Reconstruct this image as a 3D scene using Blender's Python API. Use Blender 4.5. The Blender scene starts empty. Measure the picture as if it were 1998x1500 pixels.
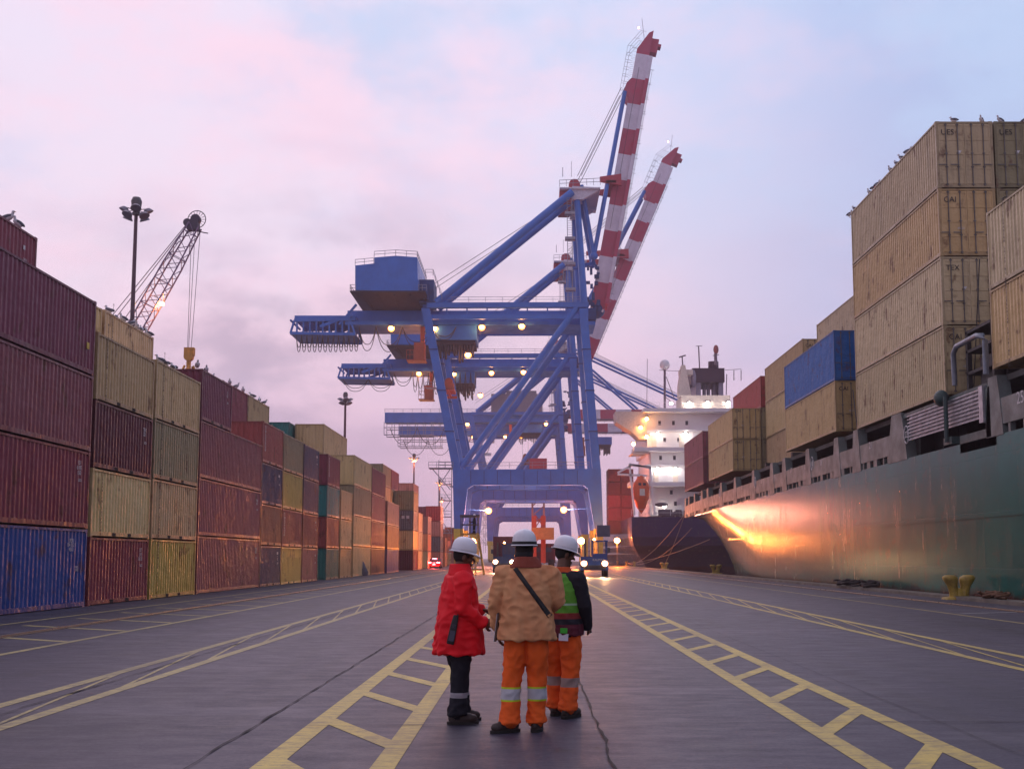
import bpy, math, random
from mathutils import Vector, Matrix, noise
from mathutils.bvhtree import BVHTree
random.seed(7)
R = math.radians
scene = bpy.context.scene
COL = scene.collection

# ---------------------------------------------------------------- camera maths (for reading distances off known planes)
F = 2230.; TH = R(6); CX = 1035.; CY = 1087 - F*math.tan(TH); EYE = 1.6
def onX(px, py, X):
    zc = F*X/(px-CX); yc = (CY-py)/F*zc
    return Vector((X, zc*math.cos(TH)-yc*math.sin(TH), EYE+zc*math.sin(TH)+yc*math.cos(TH)))
def onY(px, py, Y):
    a = TH+math.atan((CY-py)/F); h = Y*math.tan(a); zc = Y*math.cos(TH)+h*math.sin(TH)
    return Vector(((px-CX)/F*zc, Y, EYE+h))
def onZ(px, py, Z=0.):
    h = Z-EYE; a = TH+math.atan((CY-py)/F); Y = h/math.tan(a); zc = Y*math.cos(TH)+h*math.sin(TH)
    return Vector(((px-CX)/F*zc, Y, Z))

cam = bpy.data.cameras.new('camera'); co = bpy.data.objects.new('camera', cam); COL.objects.link(co)
cam.sensor_width = 36; cam.lens = F/1998*36
co.location = (0, 0, EYE); co.rotation_euler = (R(90)+TH, 0, 0)
cam.shift_x = -(CX-999)/1998; cam.shift_y = (CY-750)/1998
cam.clip_start = .1; cam.clip_end = 9000
scene.camera = co

# ---------------------------------------------------------------- materials
MATS = {}
def nodes(name):
    m = bpy.data.materials.new(name); m.use_nodes = True
    nt = m.node_tree; b = nt.nodes['Principled BSDF']
    return m, nt, b
def N(nt, t, **k):
    n = nt.nodes.new(t)
    for a, v in k.items():
        if a in n.inputs: n.inputs[a].default_value = v
        else: setattr(n, a, v)
    return n
def L(nt, a, b): nt.links.new(a, b)
def noise_fac(nt, scale, stretch=(1, 1, 1), detail=6, lo=.35, hi=.65, coord='Object', rough=.6):
    tc = N(nt, 'ShaderNodeTexCoord'); mp = N(nt, 'ShaderNodeMapping'); mp.inputs['Scale'].default_value = stretch
    L(nt, tc.outputs[coord], mp.inputs[0])
    no = N(nt, 'ShaderNodeTexNoise'); no.inputs['Scale'].default_value = scale; no.inputs['Detail'].default_value = detail
    no.inputs['Roughness'].default_value = rough
    L(nt, mp.outputs[0], no.inputs['Vector'])
    mr = N(nt, 'ShaderNodeMapRange'); mr.inputs[1].default_value = lo; mr.inputs[2].default_value = hi
    L(nt, no.outputs[0], mr.inputs[0])
    return mr.outputs[0], no
def mix(nt, fac, a, b, mode='MIX'):
    m = N(nt, 'ShaderNodeMix', data_type='RGBA', blend_type=mode)
    for s, v in ((0, fac), (6, a), (7, b)):
        if hasattr(v, 'type') and hasattr(v, 'links'): L(nt, v, m.inputs[s])
        else: m.inputs[s].default_value = v if s == 0 else (*v, 1)
    return m.outputs[2]
def mul(nt, a, k):
    m = N(nt, 'ShaderNodeMath', operation='MULTIPLY'); L(nt, a, m.inputs[0])
    if hasattr(k, 'links'): L(nt, k, m.inputs[1])
    else: m.inputs[1].default_value = k
    return m.outputs[0]
def bump(nt, b, h, strength=.3, dist=.01):
    bu = N(nt, 'ShaderNodeBump'); bu.inputs['Strength'].default_value = strength; bu.inputs['Distance'].default_value = dist
    L(nt, h, bu.inputs['Height']); L(nt, bu.outputs[0], b.inputs['Normal'])
def mat(name, col, rough=.55, metal=0., var=.25, scale=3., emit=None, es=1., dirt=(.05, .04, .035), stretch=(1, 1, 1), bmp=.0, coat=0.):
    if name in MATS: return MATS[name]
    m, nt, b = nodes(name)
    if emit:
        b.inputs['Base Color'].default_value = (*col, 1)
        b.inputs['Emission Color'].default_value = (*emit, 1); b.inputs['Emission Strength'].default_value = es
    else:
        f, no = noise_fac(nt, scale, stretch)
        c = mix(nt, mul(nt, f, var), col, dirt)
        L(nt, c, b.inputs['Base Color'])
        mr = N(nt, 'ShaderNodeMapRange'); L(nt, f, mr.inputs[0]); mr.inputs[3].default_value = rough-.07; mr.inputs[4].default_value = min(1, rough+.1)
        L(nt, mr.outputs[0], b.inputs['Roughness'])
        if bmp: bump(nt, b, no.outputs[0], bmp, .02)
    b.inputs['Specular IOR Level'].default_value = .35
    b.inputs['Metallic'].default_value = metal
    b.inputs['Coat Weight'].default_value = coat
    MATS[name] = m
    return m

def container_mat():
    m, nt, b = nodes('container_paint')
    oi = N(nt, 'ShaderNodeObjectInfo')
    tc = N(nt, 'ShaderNodeTexCoord')
    ad = N(nt, 'ShaderNodeVectorMath', operation='ADD'); sc = N(nt, 'ShaderNodeVectorMath', operation='SCALE')
    cb = N(nt, 'ShaderNodeCombineXYZ')
    for i in range(3): L(nt, oi.outputs['Random'], cb.inputs[i])
    L(nt, cb.outputs[0], sc.inputs[0]); sc.inputs['Scale'].default_value = 60
    L(nt, tc.outputs['Object'], ad.inputs[0]); L(nt, sc.outputs[0], ad.inputs[1])
    def nz(scale, stretch, lo, hi, det=6):
        mp = N(nt, 'ShaderNodeMapping'); mp.inputs['Scale'].default_value = stretch; L(nt, ad.outputs[0], mp.inputs[0])
        no = N(nt, 'ShaderNodeTexNoise'); no.inputs['Scale'].default_value = scale; no.inputs['Detail'].default_value = det
        no.inputs['Roughness'].default_value = .65
        L(nt, mp.outputs[0], no.inputs['Vector'])
        mr = N(nt, 'ShaderNodeMapRange'); mr.inputs[1].default_value = lo; mr.inputs[2].default_value = hi; L(nt, no.outputs[0], mr.inputs[0])
        return mr.outputs[0]
    big = nz(.5, (1, 1, .8), .3, .72)
    streak = nz(3.2, (1, 1, .12), .5, .78)
    rust = nz(1.3, (1, 1, .7), .575, .66, 10)
    fine = nz(9, (1, 1, 1), .66, .72, 4)
    hs = N(nt, 'ShaderNodeHueSaturation'); hs.inputs['Saturation'].default_value = .8; hs.inputs['Value'].default_value = 1.25
    L(nt, oi.outputs['Color'], hs.inputs['Color'])
    c = mix(nt, mul(nt, big, .45), oi.outputs['Color'], hs.outputs[0])
    c = mix(nt, mul(nt, streak, .42), c, (.035, .028, .026))
    c = mix(nt, mul(nt, rust, .7), c, (.10, .038, .02))
    c = mix(nt, mul(nt, fine, .4), c, (.03, .02, .018))
    L(nt, c, b.inputs['Base Color'])
    mr = N(nt, 'ShaderNodeMapRange'); L(nt, big, mr.inputs[0]); mr.inputs[3].default_value = .36; mr.inputs[4].default_value = .58
    L(nt, mr.outputs[0], b.inputs['Roughness'])
    b.inputs['Specular IOR Level'].default_value = .3
    dent = nz(1.1, (1, 1, 1), .3, .7, 3)
    bump(nt, b, dent, .6, .06)
    return m
CMAT = container_mat()

# ---------------------------------------------------------------- mesh builder
def orth(d):
    d = d.normalized(); a = Vector((0, 0, 1)) if abs(d.z) < .9 else Vector((0, 1, 0))
    u = d.cross(a).normalized(); v = u.cross(d).normalized()
    return u, v
class MB:
    def __init__(s): s.v = []; s.f = []; s.m = []; s.sm = []
    def add(s, vs, fs, mi=0, smooth=False):
        o = len(s.v); s.v += [tuple(p) for p in vs]
        for f in fs: s.f.append([o+i for i in f]); s.m.append(mi); s.sm.append(smooth)
        return s
    def box(s, a, b, mi=0):
        x0, x1 = sorted((a[0], b[0])); y0, y1 = sorted((a[1], b[1])); z0, z1 = sorted((a[2], b[2]))
        vs = [(x0, y0, z0), (x1, y0, z0), (x1, y1, z0), (x0, y1, z0), (x0, y0, z1), (x1, y0, z1), (x1, y1, z1), (x0, y1, z1)]
        return s.add(vs, [(0, 3, 2, 1), (4, 5, 6, 7), (0, 1, 5, 4), (1, 2, 6, 5), (2, 3, 7, 6), (3, 0, 4, 7)], mi)
    def cbox(s, c, d, mi=0):
        return s.box([c[i]-d[i]/2 for i in range(3)], [c[i]+d[i]/2 for i in range(3)], mi)
    def bar(s, p, q, w, h=None, mi=0):
        h = h or w; p = Vector(p); q = Vector(q); u, v = orth(q-p); vs = []
        for c in (p, q):
            for a, b in ((-1, -1), (1, -1), (1, 1), (-1, 1)): vs.append(c+u*a*w/2+v*b*h/2)
        return s.add(vs, [(3, 2, 1, 0), (4, 5, 6, 7), (0, 1, 5, 4), (1, 2, 6, 5), (2, 3, 7, 6), (3, 0, 4, 7)], mi)
    def tube(s, p, q, r, r2=None, n=10, mi=0, caps=True):
        r2 = r if r2 is None else r2; p = Vector(p); q = Vector(q); u, v = orth(q-p); vs = []
        for c, rr in ((p, r), (q, r2)):
            for i in range(n):
                a = 2*math.pi*i/n; vs.append(c+(u*math.cos(a)+v*math.sin(a))*rr)
        s.add(vs, [(i, (i+1) % n, n+(i+1) % n, n+i) for i in range(n)], mi, True)
        if caps: s.add(vs, [tuple(range(n))[::-1], tuple(range(n, 2*n))], mi)
        return s
    def path(s, pts, r, n=5, mi=0):
        pts = [Vector(p) for p in pts]; vs = []
        for i, p in enumerate(pts):
            d = (pts[min(i+1, len(pts)-1)]-pts[max(i-1, 0)])
            u, v = orth(d)
            rr = r[i] if isinstance(r, (list, tuple)) else r
            for k in range(n):
                a = 2*math.pi*k/n; vs.append(p+(u*math.cos(a)+v*math.sin(a))*rr)
        fs = [(j*n+i, j*n+(i+1) % n, (j+1)*n+(i+1) % n, (j+1)*n+i) for j in range(len(pts)-1) for i in range(n)]
        s.add(vs, fs, mi, True)
        return s.add(vs, [tuple(range(n))[::-1], tuple(range((len(pts)-1)*n, len(pts)*n))], mi)
    def prism(s, pts, y0, y1, mi=0):
        n = len(pts); vs = [(x, y0, z) for x, z in pts]+[(x, y1, z) for x, z in pts]
        ar = sum(pts[i][0]*pts[(i+1) % n][1]-pts[(i+1) % n][0]*pts[i][1] for i in range(n))
        f1 = tuple(range(n)); f2 = tuple(range(n, 2*n))[::-1]; sides = [(i, n+i, n+(i+1) % n, (i+1) % n) for i in range(n)]
        fs = [f1, f2]+sides
        if ar < 0: fs = [f[::-1] for f in fs]
        return s.add(vs, fs, mi)
    def ell(s, c, r, nu=16, nv=10, mi=0, rot=None, zmin=-1.):
        vs = []; fs = []
        for j in range(nv+1):
            t = math.pi*j/nv-math.pi/2; z = max(math.sin(t), zmin)
            for i in range(nu):
                a = 2*math.pi*i/nu
                p = Vector((math.cos(t)*math.cos(a)*r[0], math.cos(t)*math.sin(a)*r[1], z*r[2]))
                if rot: p = rot @ p
                vs.append(p+Vector(c))
        for j in range(nv):
            for i in range(nu): fs.append((j*nu+i, j*nu+(i+1) % nu, (j+1)*nu+(i+1) % nu, (j+1)*nu+i))
        return s.add(vs, fs, mi, True)
    def loft(s, rings, n=24, mi=0):
        # rings: (cx,cy,cz,rx,ry[,power])
        vs = []; fs = []
        for rg in rings:
            pw = rg[5] if len(rg) > 5 else 1.
            for i in range(n):
                a = 2*math.pi*i/n; ca, sa = math.cos(a), math.sin(a)
                vs.append((rg[0]+math.copysign(abs(ca)**pw, ca)*rg[3], rg[1]+math.copysign(abs(sa)**pw, sa)*rg[4], rg[2]))
        m = len(rings)
        for j in range(m-1):
            for i in range(n): fs.append((j*n+i, j*n+(i+1) % n, (j+1)*n+(i+1) % n, (j+1)*n+i))
        s.add(vs, fs, mi, True)
        return s.add(vs, [tuple(range(n))[::-1], tuple(range((m-1)*n, m*n))], mi, True)
    def xf(s, M, start=0):
        for i in range(start, len(s.v)): s.v[i] = tuple(M @ Vector(s.v[i]))
        return s
    def rail(s, pts, h=1.1, step=2., r=.035, mi=0):
        for a, b in zip(pts, pts[1:]):
            a = Vector(a); b = Vector(b); n = max(1, round((b-a).length/step))
            for z in (h, h*.5): s.bar(a+Vector((0, 0, z)), b+Vector((0, 0, z)), r*1.6, mi=mi)
            for i in range(n+1):
                p = a.lerp(b, i/n); s.bar(p, p+Vector((0, 0, h)), r*1.6, mi=mi)
        return s
    def mesh(s, name, mats):
        me = bpy.data.meshes.new(name); me.from_pydata(s.v, [], s.f)
        for m in (mats if isinstance(mats, (list, tuple)) else [mats]): me.materials.append(m)
        me.polygons.foreach_set('material_index', s.m); me.polygons.foreach_set('use_smooth', s.sm)
        me.update(); return me
    def build(s, name, mats, parent=None):
        if not s.v: return None
        if parent is not None:
            l = parent['_o'] if '_o' in parent else (0, 0, 0)
            s.v = [(x-l[0], y-l[1], z-l[2]) for x, y, z in s.v]
        o = bpy.data.objects.new(name, s.mesh(name, mats)); COL.objects.link(o); o.parent = parent
        return o
def tag(o, label=None, cat=None, group=None, kind=None):
    if label: o['label'] = label
    if cat: o['category'] = cat
    if group: o['group'] = group
    if kind: o['kind'] = kind
    return o
def thing(name, loc, label, cat, group=None):
    o = bpy.data.objects.new(name, None); COL.objects.link(o); o.location = loc; o.empty_display_size = .3
    o['_o'] = tuple(loc); return tag(o, label, cat, group)
def struct(name, mb, m, label=None):
    o = mb.build(name, m); o['kind'] = 'structure'
    return o
CH = {}
def copy_tree(o, parent=None):
    c = o.copy(); COL.objects.link(c); c.parent = parent
    for ch in [x for x in bpy.data.objects if x.parent == o]: copy_tree(ch, c)
    return c
def lamp(parent, loc, power, col=(1, .34, .08), rad=.25, spot=None):
    l = bpy.data.lights.new('lamp_light', 'SPOT' if spot else 'POINT'); l.energy = power; l.color = col; l.shadow_soft_size = rad
    o = bpy.data.objects.new('lamp_light', l); COL.objects.link(o); o.parent = parent
    base = parent['_o'] if parent is not None and '_o' in parent else (0, 0, 0)
    o.location = [loc[i]-base[i] for i in range(3)]
    if spot:
        l.spot_size = spot[1]; l.spot_blend = .6
        o.rotation_euler = Vector(spot[0]).to_track_quat('-Z', 'Y').to_euler()
    return o
TXT = {}
def text_mesh(s, size, m, ext=.002, space=1.):
    k = (s, size, m.name, space)
    if k in TXT: return TXT[k]
    cu = bpy.data.curves.new('lettering', 'FONT'); cu.body = s; cu.size = size; cu.extrude = ext; cu.align_x = 'CENTER'; cu.align_y = 'CENTER'
    cu.space_line = space; cu.resolution_u = 3
    o = bpy.data.objects.new('tmp_text', cu); COL.objects.link(o)
    dg = bpy.context.evaluated_depsgraph_get(); me = bpy.data.meshes.new_from_object(o.evaluated_get(dg))
    bpy.data.objects.remove(o); me.materials.clear(); me.materials.append(m)
    TXT[k] = me; return me
def lettering(s, size, m, loc, rot, parent, name='lettering', space=1., sc=(1, 1, 1)):
    o = bpy.data.objects.new(name, text_mesh(s, size, m, space=space)); COL.objects.link(o); o.parent = parent
    base = parent['_o'] if parent is not None and '_o' in parent else (0, 0, 0)
    o.location = [loc[i]-base[i] for i in range(3)]; o.rotation_euler = rot; o.scale = sc
    return o

# ---------------------------------------------------------------- sky
w = bpy.data.worlds.new('World'); scene.world = w; w.use_nodes = True
def sky():
    nt = w.node_tree; bg = nt.nodes['Background']
    tc = N(nt, 'ShaderNodeTexCoord'); sp = N(nt, 'ShaderNodeSeparateXYZ'); L(nt, tc.outputs['Generated'], sp.inputs[0])
    def mr(sock, a, b, c=0., d=1., smooth=True):
        n = N(nt, 'ShaderNodeMapRange'); n.interpolation_type = 'SMOOTHSTEP' if smooth else 'LINEAR'
        L(nt, sock, n.inputs[0]); n.inputs[1].default_value = a; n.inputs[2].default_value = b; n.inputs[3].default_value = c; n.inputs[4].default_value = d
        return n.outputs[0]
    def nz(scale, stretch, loc, lo, hi, det=4, rg=.5):
        mp = N(nt, 'ShaderNodeMapping'); mp.inputs['Scale'].default_value = stretch; mp.inputs['Location'].default_value = loc
        L(nt, tc.outputs['Generated'], mp.inputs[0])
        no = N(nt, 'ShaderNodeTexNoise'); no.inputs['Scale'].default_value = scale; no.inputs['Detail'].default_value = det; no.inputs['Roughness'].default_value = rg
        L(nt, mp.outputs[0], no.inputs['Vector']); return mr(no.outputs[0], lo, hi)
    x, y, z = sp.outputs
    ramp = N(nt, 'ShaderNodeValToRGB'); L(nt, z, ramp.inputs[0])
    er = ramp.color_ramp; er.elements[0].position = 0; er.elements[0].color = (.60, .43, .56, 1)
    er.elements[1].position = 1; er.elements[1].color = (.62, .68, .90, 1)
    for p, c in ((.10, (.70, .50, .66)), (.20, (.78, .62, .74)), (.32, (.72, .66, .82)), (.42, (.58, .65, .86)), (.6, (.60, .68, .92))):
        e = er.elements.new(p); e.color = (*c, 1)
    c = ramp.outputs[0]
    # cooler, darker to the right
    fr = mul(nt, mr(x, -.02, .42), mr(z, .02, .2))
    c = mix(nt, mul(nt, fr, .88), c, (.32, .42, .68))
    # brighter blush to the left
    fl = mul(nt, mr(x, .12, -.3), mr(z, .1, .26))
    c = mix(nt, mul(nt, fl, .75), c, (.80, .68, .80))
    # pink cloud patches
    pk = nz(3.4, (1, 1, 1.9), (3.1, .4, 1.2), .44, .64, 6, .6)
    c = mix(nt, mul(nt, mul(nt, pk, mr(x, .35, -.25, .35, 1)), .7), c, (.88, .62, .74))
    bl = nz(4.4, (1, 1, 1.8), (7.3, 2.4, .2), .42, .66, 6, .6)
    c = mix(nt, mul(nt, mul(nt, bl, mr(z, .20, .40)), .75), c, (.46, .58, .80))
    # grey-violet cloud bank, low left of centre
    d1 = N(nt, 'ShaderNodeVectorMath', operation='DISTANCE')
    mp = N(nt, 'ShaderNodeMapping'); mp.inputs['Scale'].default_value = (1, 0, 1.6); L(nt, tc.outputs['Generated'], mp.inputs[0])
    L(nt, mp.outputs[0], d1.inputs[0]); d1.inputs[1].default_value = (-.17, 0, .30)
    reg = mul(nt, mr(d1.outputs['Value'], .26, .04), mr(y, 0., .3))
    gc = nz(6.5, (1, 1, 2.0), (.6, 1.7, 4.4), .40, .62, 6, .55)
    c = mix(nt, mul(nt, mul(nt, gc, reg), .8), c, (.40, .33, .45))
    g2 = nz(4.5, (1, 1, 3.0), (5.6, 3.7, 1.4), .48, .74, 5, .55)
    c = mix(nt, mul(nt, mul(nt, g2, mr(z, .55, .1)), .5), c, (.47, .42, .58))
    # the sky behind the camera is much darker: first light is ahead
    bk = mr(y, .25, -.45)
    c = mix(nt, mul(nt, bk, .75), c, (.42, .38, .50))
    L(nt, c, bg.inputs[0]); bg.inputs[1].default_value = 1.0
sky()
sun = bpy.data.lights.new('sun', 'SUN'); so = bpy.data.objects.new('sun', sun); COL.objects.link(so)
sun.energy = .5; sun.angle = R(60); sun.color = (1, .72, .78); so.rotation_euler = Vector((.25, -1, -.75)).to_track_quat('-Z', 'Y').to_euler()
scene.view_settings.view_transform = 'Standard'; scene.view_settings.look = 'None'
scene.view_settings.exposure = .31; scene.view_settings.gamma = 1

# ---------------------------------------------------------------- ground, markings, water
QE = 16.9     # quay edge
def ground_mat():
    m, nt, b = nodes('quay_concrete')
    f1, n1 = noise_fac(nt, .22, (1, .6, 1), 5, .3, .7)
    f2, n2 = noise_fac(nt, 2.6, (.5, 1.25, 1), 14, .42, .70, rough=.85)
    f3, n3 = noise_fac(nt, 26, (1, 1, 1), 3, .4, .66)
    f4, n4 = noise_fac(nt, .9, (1, .35, 1), 8, .55, .72)
    c = mix(nt, f1, (.022, .020, .040), (.052, .047, .078))
    c = mix(nt, mul(nt, f2, .32), c, (.050, .046, .06))
    c = mix(nt, mul(nt, f3, .30), c, (.13, .12, .15))
    f0, n0 = noise_fac(nt, 90, (1, 1, 1), 4, .38, .68)
    c = mix(nt, mul(nt, f0, .45), c, (.022, .021, .028))
    c = mix(nt, mul(nt, f4, .45), c, (.045, .042, .047))
    f5, n5 = noise_fac(nt, 1.2, (1, .045, 1), 6, .52, .70)      # long tyre tracks down the lanes
    c = mix(nt, mul(nt, f5, .55), c, (.022, .021, .027))
    f6, n6 = noise_fac(nt, .8, (1, 1, 1), 10, .60, .66, rough=.7)     # oil stains
    c = mix(nt, mul(nt, f6, .6), c, (.018, .017, .022))
    f7, n7 = noise_fac(nt, 34, (1, 1, 1), 2, .70, .74)      # pale grit
    c = mix(nt, mul(nt, f7, .7), c, (.20, .19, .20))
    f8, n8 = noise_fac(nt, .55, (.25, 1, 1), 9, .57, .62, rough=.65)      # pale worn patches
    c = mix(nt, mul(nt, f8, .35), c, (.115, .105, .13))
    L(nt, c, b.inputs['Base Color'])
    mr = N(nt, 'ShaderNodeMapRange'); L(nt, f2, mr.inputs[0]); mr.inputs[3].default_value = .48; mr.inputs[4].default_value = .72
    L(nt, mr.outputs[0], b.inputs['Roughness'])
    b.inputs['Specular IOR Level'].default_value = .28
    bump(nt, b, n3.outputs[0], .35, .006)
    return m
GM = ground_mat()
struct('quay_ground', MB().box((-480, -30, -6), (QE, 1180, 0)), GM)
def water_mat():
    m, nt, b = nodes('water'); b.inputs['Base Color'].default_value = (.01, .025, .035, 1); b.inputs['Roughness'].default_value = .12
    f, n = noise_fac(nt, .8, (1, 1, 1), 5); bump(nt, b, n.outputs[0], .5, .15); return m
struct('harbour_water', MB().add([(QE-.02, -30, -2.6), (620, -30, -2.6), (620, 1180, -2.6), (QE-.02, 1180, -2.6)], [(0, 1, 2, 3)]), water_mat())
def paint_mat(name, col, wear=.5):
    m, nt, b = nodes(name)
    f, n = noise_fac(nt, 5.5, (.55, 1.5, 1), 12, .46, .60, rough=.88)
    f2, n2 = noise_fac(nt, .5, (1, 1, 1), 3, .35, .65)
    c = mix(nt, mul(nt, f2, .4), col, (col[0]*.65, col[1]*.62, col[2]*.6))
    c = mix(nt, mul(nt, f, wear), c, (.055, .05, .065))
    f9, n9 = noise_fac(nt, 1.2, (1, .06, 1), 6, .5, .68)
    c = mix(nt, mul(nt, f9, .5), c, (.09, .075, .06))
    L(nt, c, b.inputs['Base Color']); b.inputs['Roughness'].default_value = .6; return m
YP = paint_mat('yellow_marking_paint', (.54, .41, .08), .72)
YP2 = paint_mat('faded_marking_paint', (.42, .34, .12), .85)
WP = paint_mat('white_marking_paint', (.55, .55, .55), .7)
Z1, Z2 = .004, .0085
def quad(mb, pts, z): mb.add([(x, y, z) for x, y in pts], [(0, 1, 2, 3)])
def line(mb, x, wd, y0, y1, z=Z1, x2=None):
    x2 = x if x2 is None else x2
    quad(mb, [(x-wd/2, y0), (x+wd/2, y0), (x2+wd/2, y1), (x2-wd/2, y1)], z)
def ladder(xi, xo, wi, wo, ys, slant, rw, z=Z2, m=YP, y1=300):
    mb = MB(); line(mb, xi, wi, 4, y1); line(mb, xo, wo, 4, y1)
    sg = 1 if xo > xi else -1
    for y in ys:
        a = xi+sg*wi/2; b = xo-sg*wo/2
        p = [(a, y), (b, y+slant), (b, y+slant+rw), (a, y+rw)]
        if sg < 0: p = p[::-1]
        quad(mb, p, Z1)
    o = struct('road_marking', mb, m); return o
ladder(2.66, 3.50, .19, .20, [8.3+2.32*i for i in range(50)], 1.35, .42)
ladder(-1.13, -2.04, .19, .20, [8.9-1.35+2.32*i for i in range(50)], 1.35, .42)
ladder(7.06, 7.95, .17, .17, [1+3.6*i for i in range(45)], 6.4, .45)
ladder(-5.0, -5.75, .17, .17, [3+3.8*i for i in range(45)], 5.0, .45, m=YP2)
mb = MB(); line(mb, -8.75, .17, 4, 300); line(mb, -12.6, .15, 4, 300)
for i in range(30):
    y = 24+3.2*i; quad(mb, [(-12.0, y), (-11.9, y+.22), (-8.85, y-1.8), (-8.85, y-2.05)][::-1], Z1)
struct('road_marking', mb, YP2)
mb = MB(); line(mb, 12.0, .15, 4, 300); struct('road_marking', mb, YP2)
mb = MB()
for y in (26.5, 33, 46): quad(mb, [(12.3, y), (14.3, y+.9), (14.3, y+1.03), (12.3, y+.13)], Z1)
struct('road_marking', mb, WP)
JM = mat('joint_tar', (.018, .017, .02), .8, var=.2)
def crack(mb, pts, w0, jit, step=.25, z=.012):
    out = []
    for a, b in zip(pts, pts[1:]):
        n = max(1, int(math.dist(a, b)/step))
        for i in range(n): out.append((a[0]+(b[0]-a[0])*i/n, a[1]+(b[1]-a[1])*i/n))
    out.append(pts[-1]); vs = []
    for i, (x, y) in enumerate(out):
        j = min(i+1, len(out)-1); k = max(i-1, 0); dx, dy = out[j][0]-out[k][0], out[j][1]-out[k][1]; l = math.hypot(dx, dy)
        nx, ny = -dy/l, dx/l; o = (noise.noise(Vector((x*1.3, y*1.3, 3)))*1.+noise.noise(Vector((x*6, y*6, 9)))*.5)*jit
        ww = w0*(.25+1.3*abs(noise.noise(Vector((x*4, y*4, 0)))*2))
        vs += [(x+nx*(o+ww/2), y+ny*(o+ww/2), z), (x+nx*(o-ww/2), y+ny*(o-ww/2), z)]
    mb.add(vs, [(2*i, 2*i+1, 2*i+3, 2*i+2) for i in range(len(out)-1)])
mb = MB()
for x, wd, jt in ((-2.62, .018, .03), (.64, .022, .05), (3.98, .016, .02), (-5.42, .022, .03), (7.45, .012, .02)):
    crack(mb, [(x, 4), (x, 22), (x, 90)], wd, jt)
crack(mb, [(-14, 10.5), (0, 11.2), (16, 11.85)], .014, .02)
crack(mb, [(-9, 16.3), (-.5, 16.6)], .010, .02); crack(mb, [(2, 7.6), (16, 7.9)], .008, .015)
for y in (21.7, 27.2, 32.5, 43.5): crack(mb, [(-9, y), (12, y+.5)], .010, .02, step=.5)
struct('pavement_joint', mb, JM)
# crane rails set in the quay, and the kerb at its edge
mb = MB()
for x in (-10.7, 14.5):
    mb.box((x-.20, -20, 0), (x-.045, 500, .010)); mb.box((x+.045, -20, 0), (x+.20, 500, .010))
struct('rail_bed', mb, mat('rail_bed_rust', (.12, .075, .045), .7, var=.5, scale=1.5))
mb = MB()
for x in (-10.7, 14.5): mb.box((x-.04, -20, 0), (x+.04, 500, .03))
struct('crane_rail', mb, mat('rail_steel', (.35, .30, .27), .32, .8, var=.4))
struct('kerb', MB().box((QE-.75, -30, 0), (QE+.02, 600, .13)), mat('kerb_concrete', (.17, .155, .13), .75, var=.5, scale=1.2))
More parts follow.
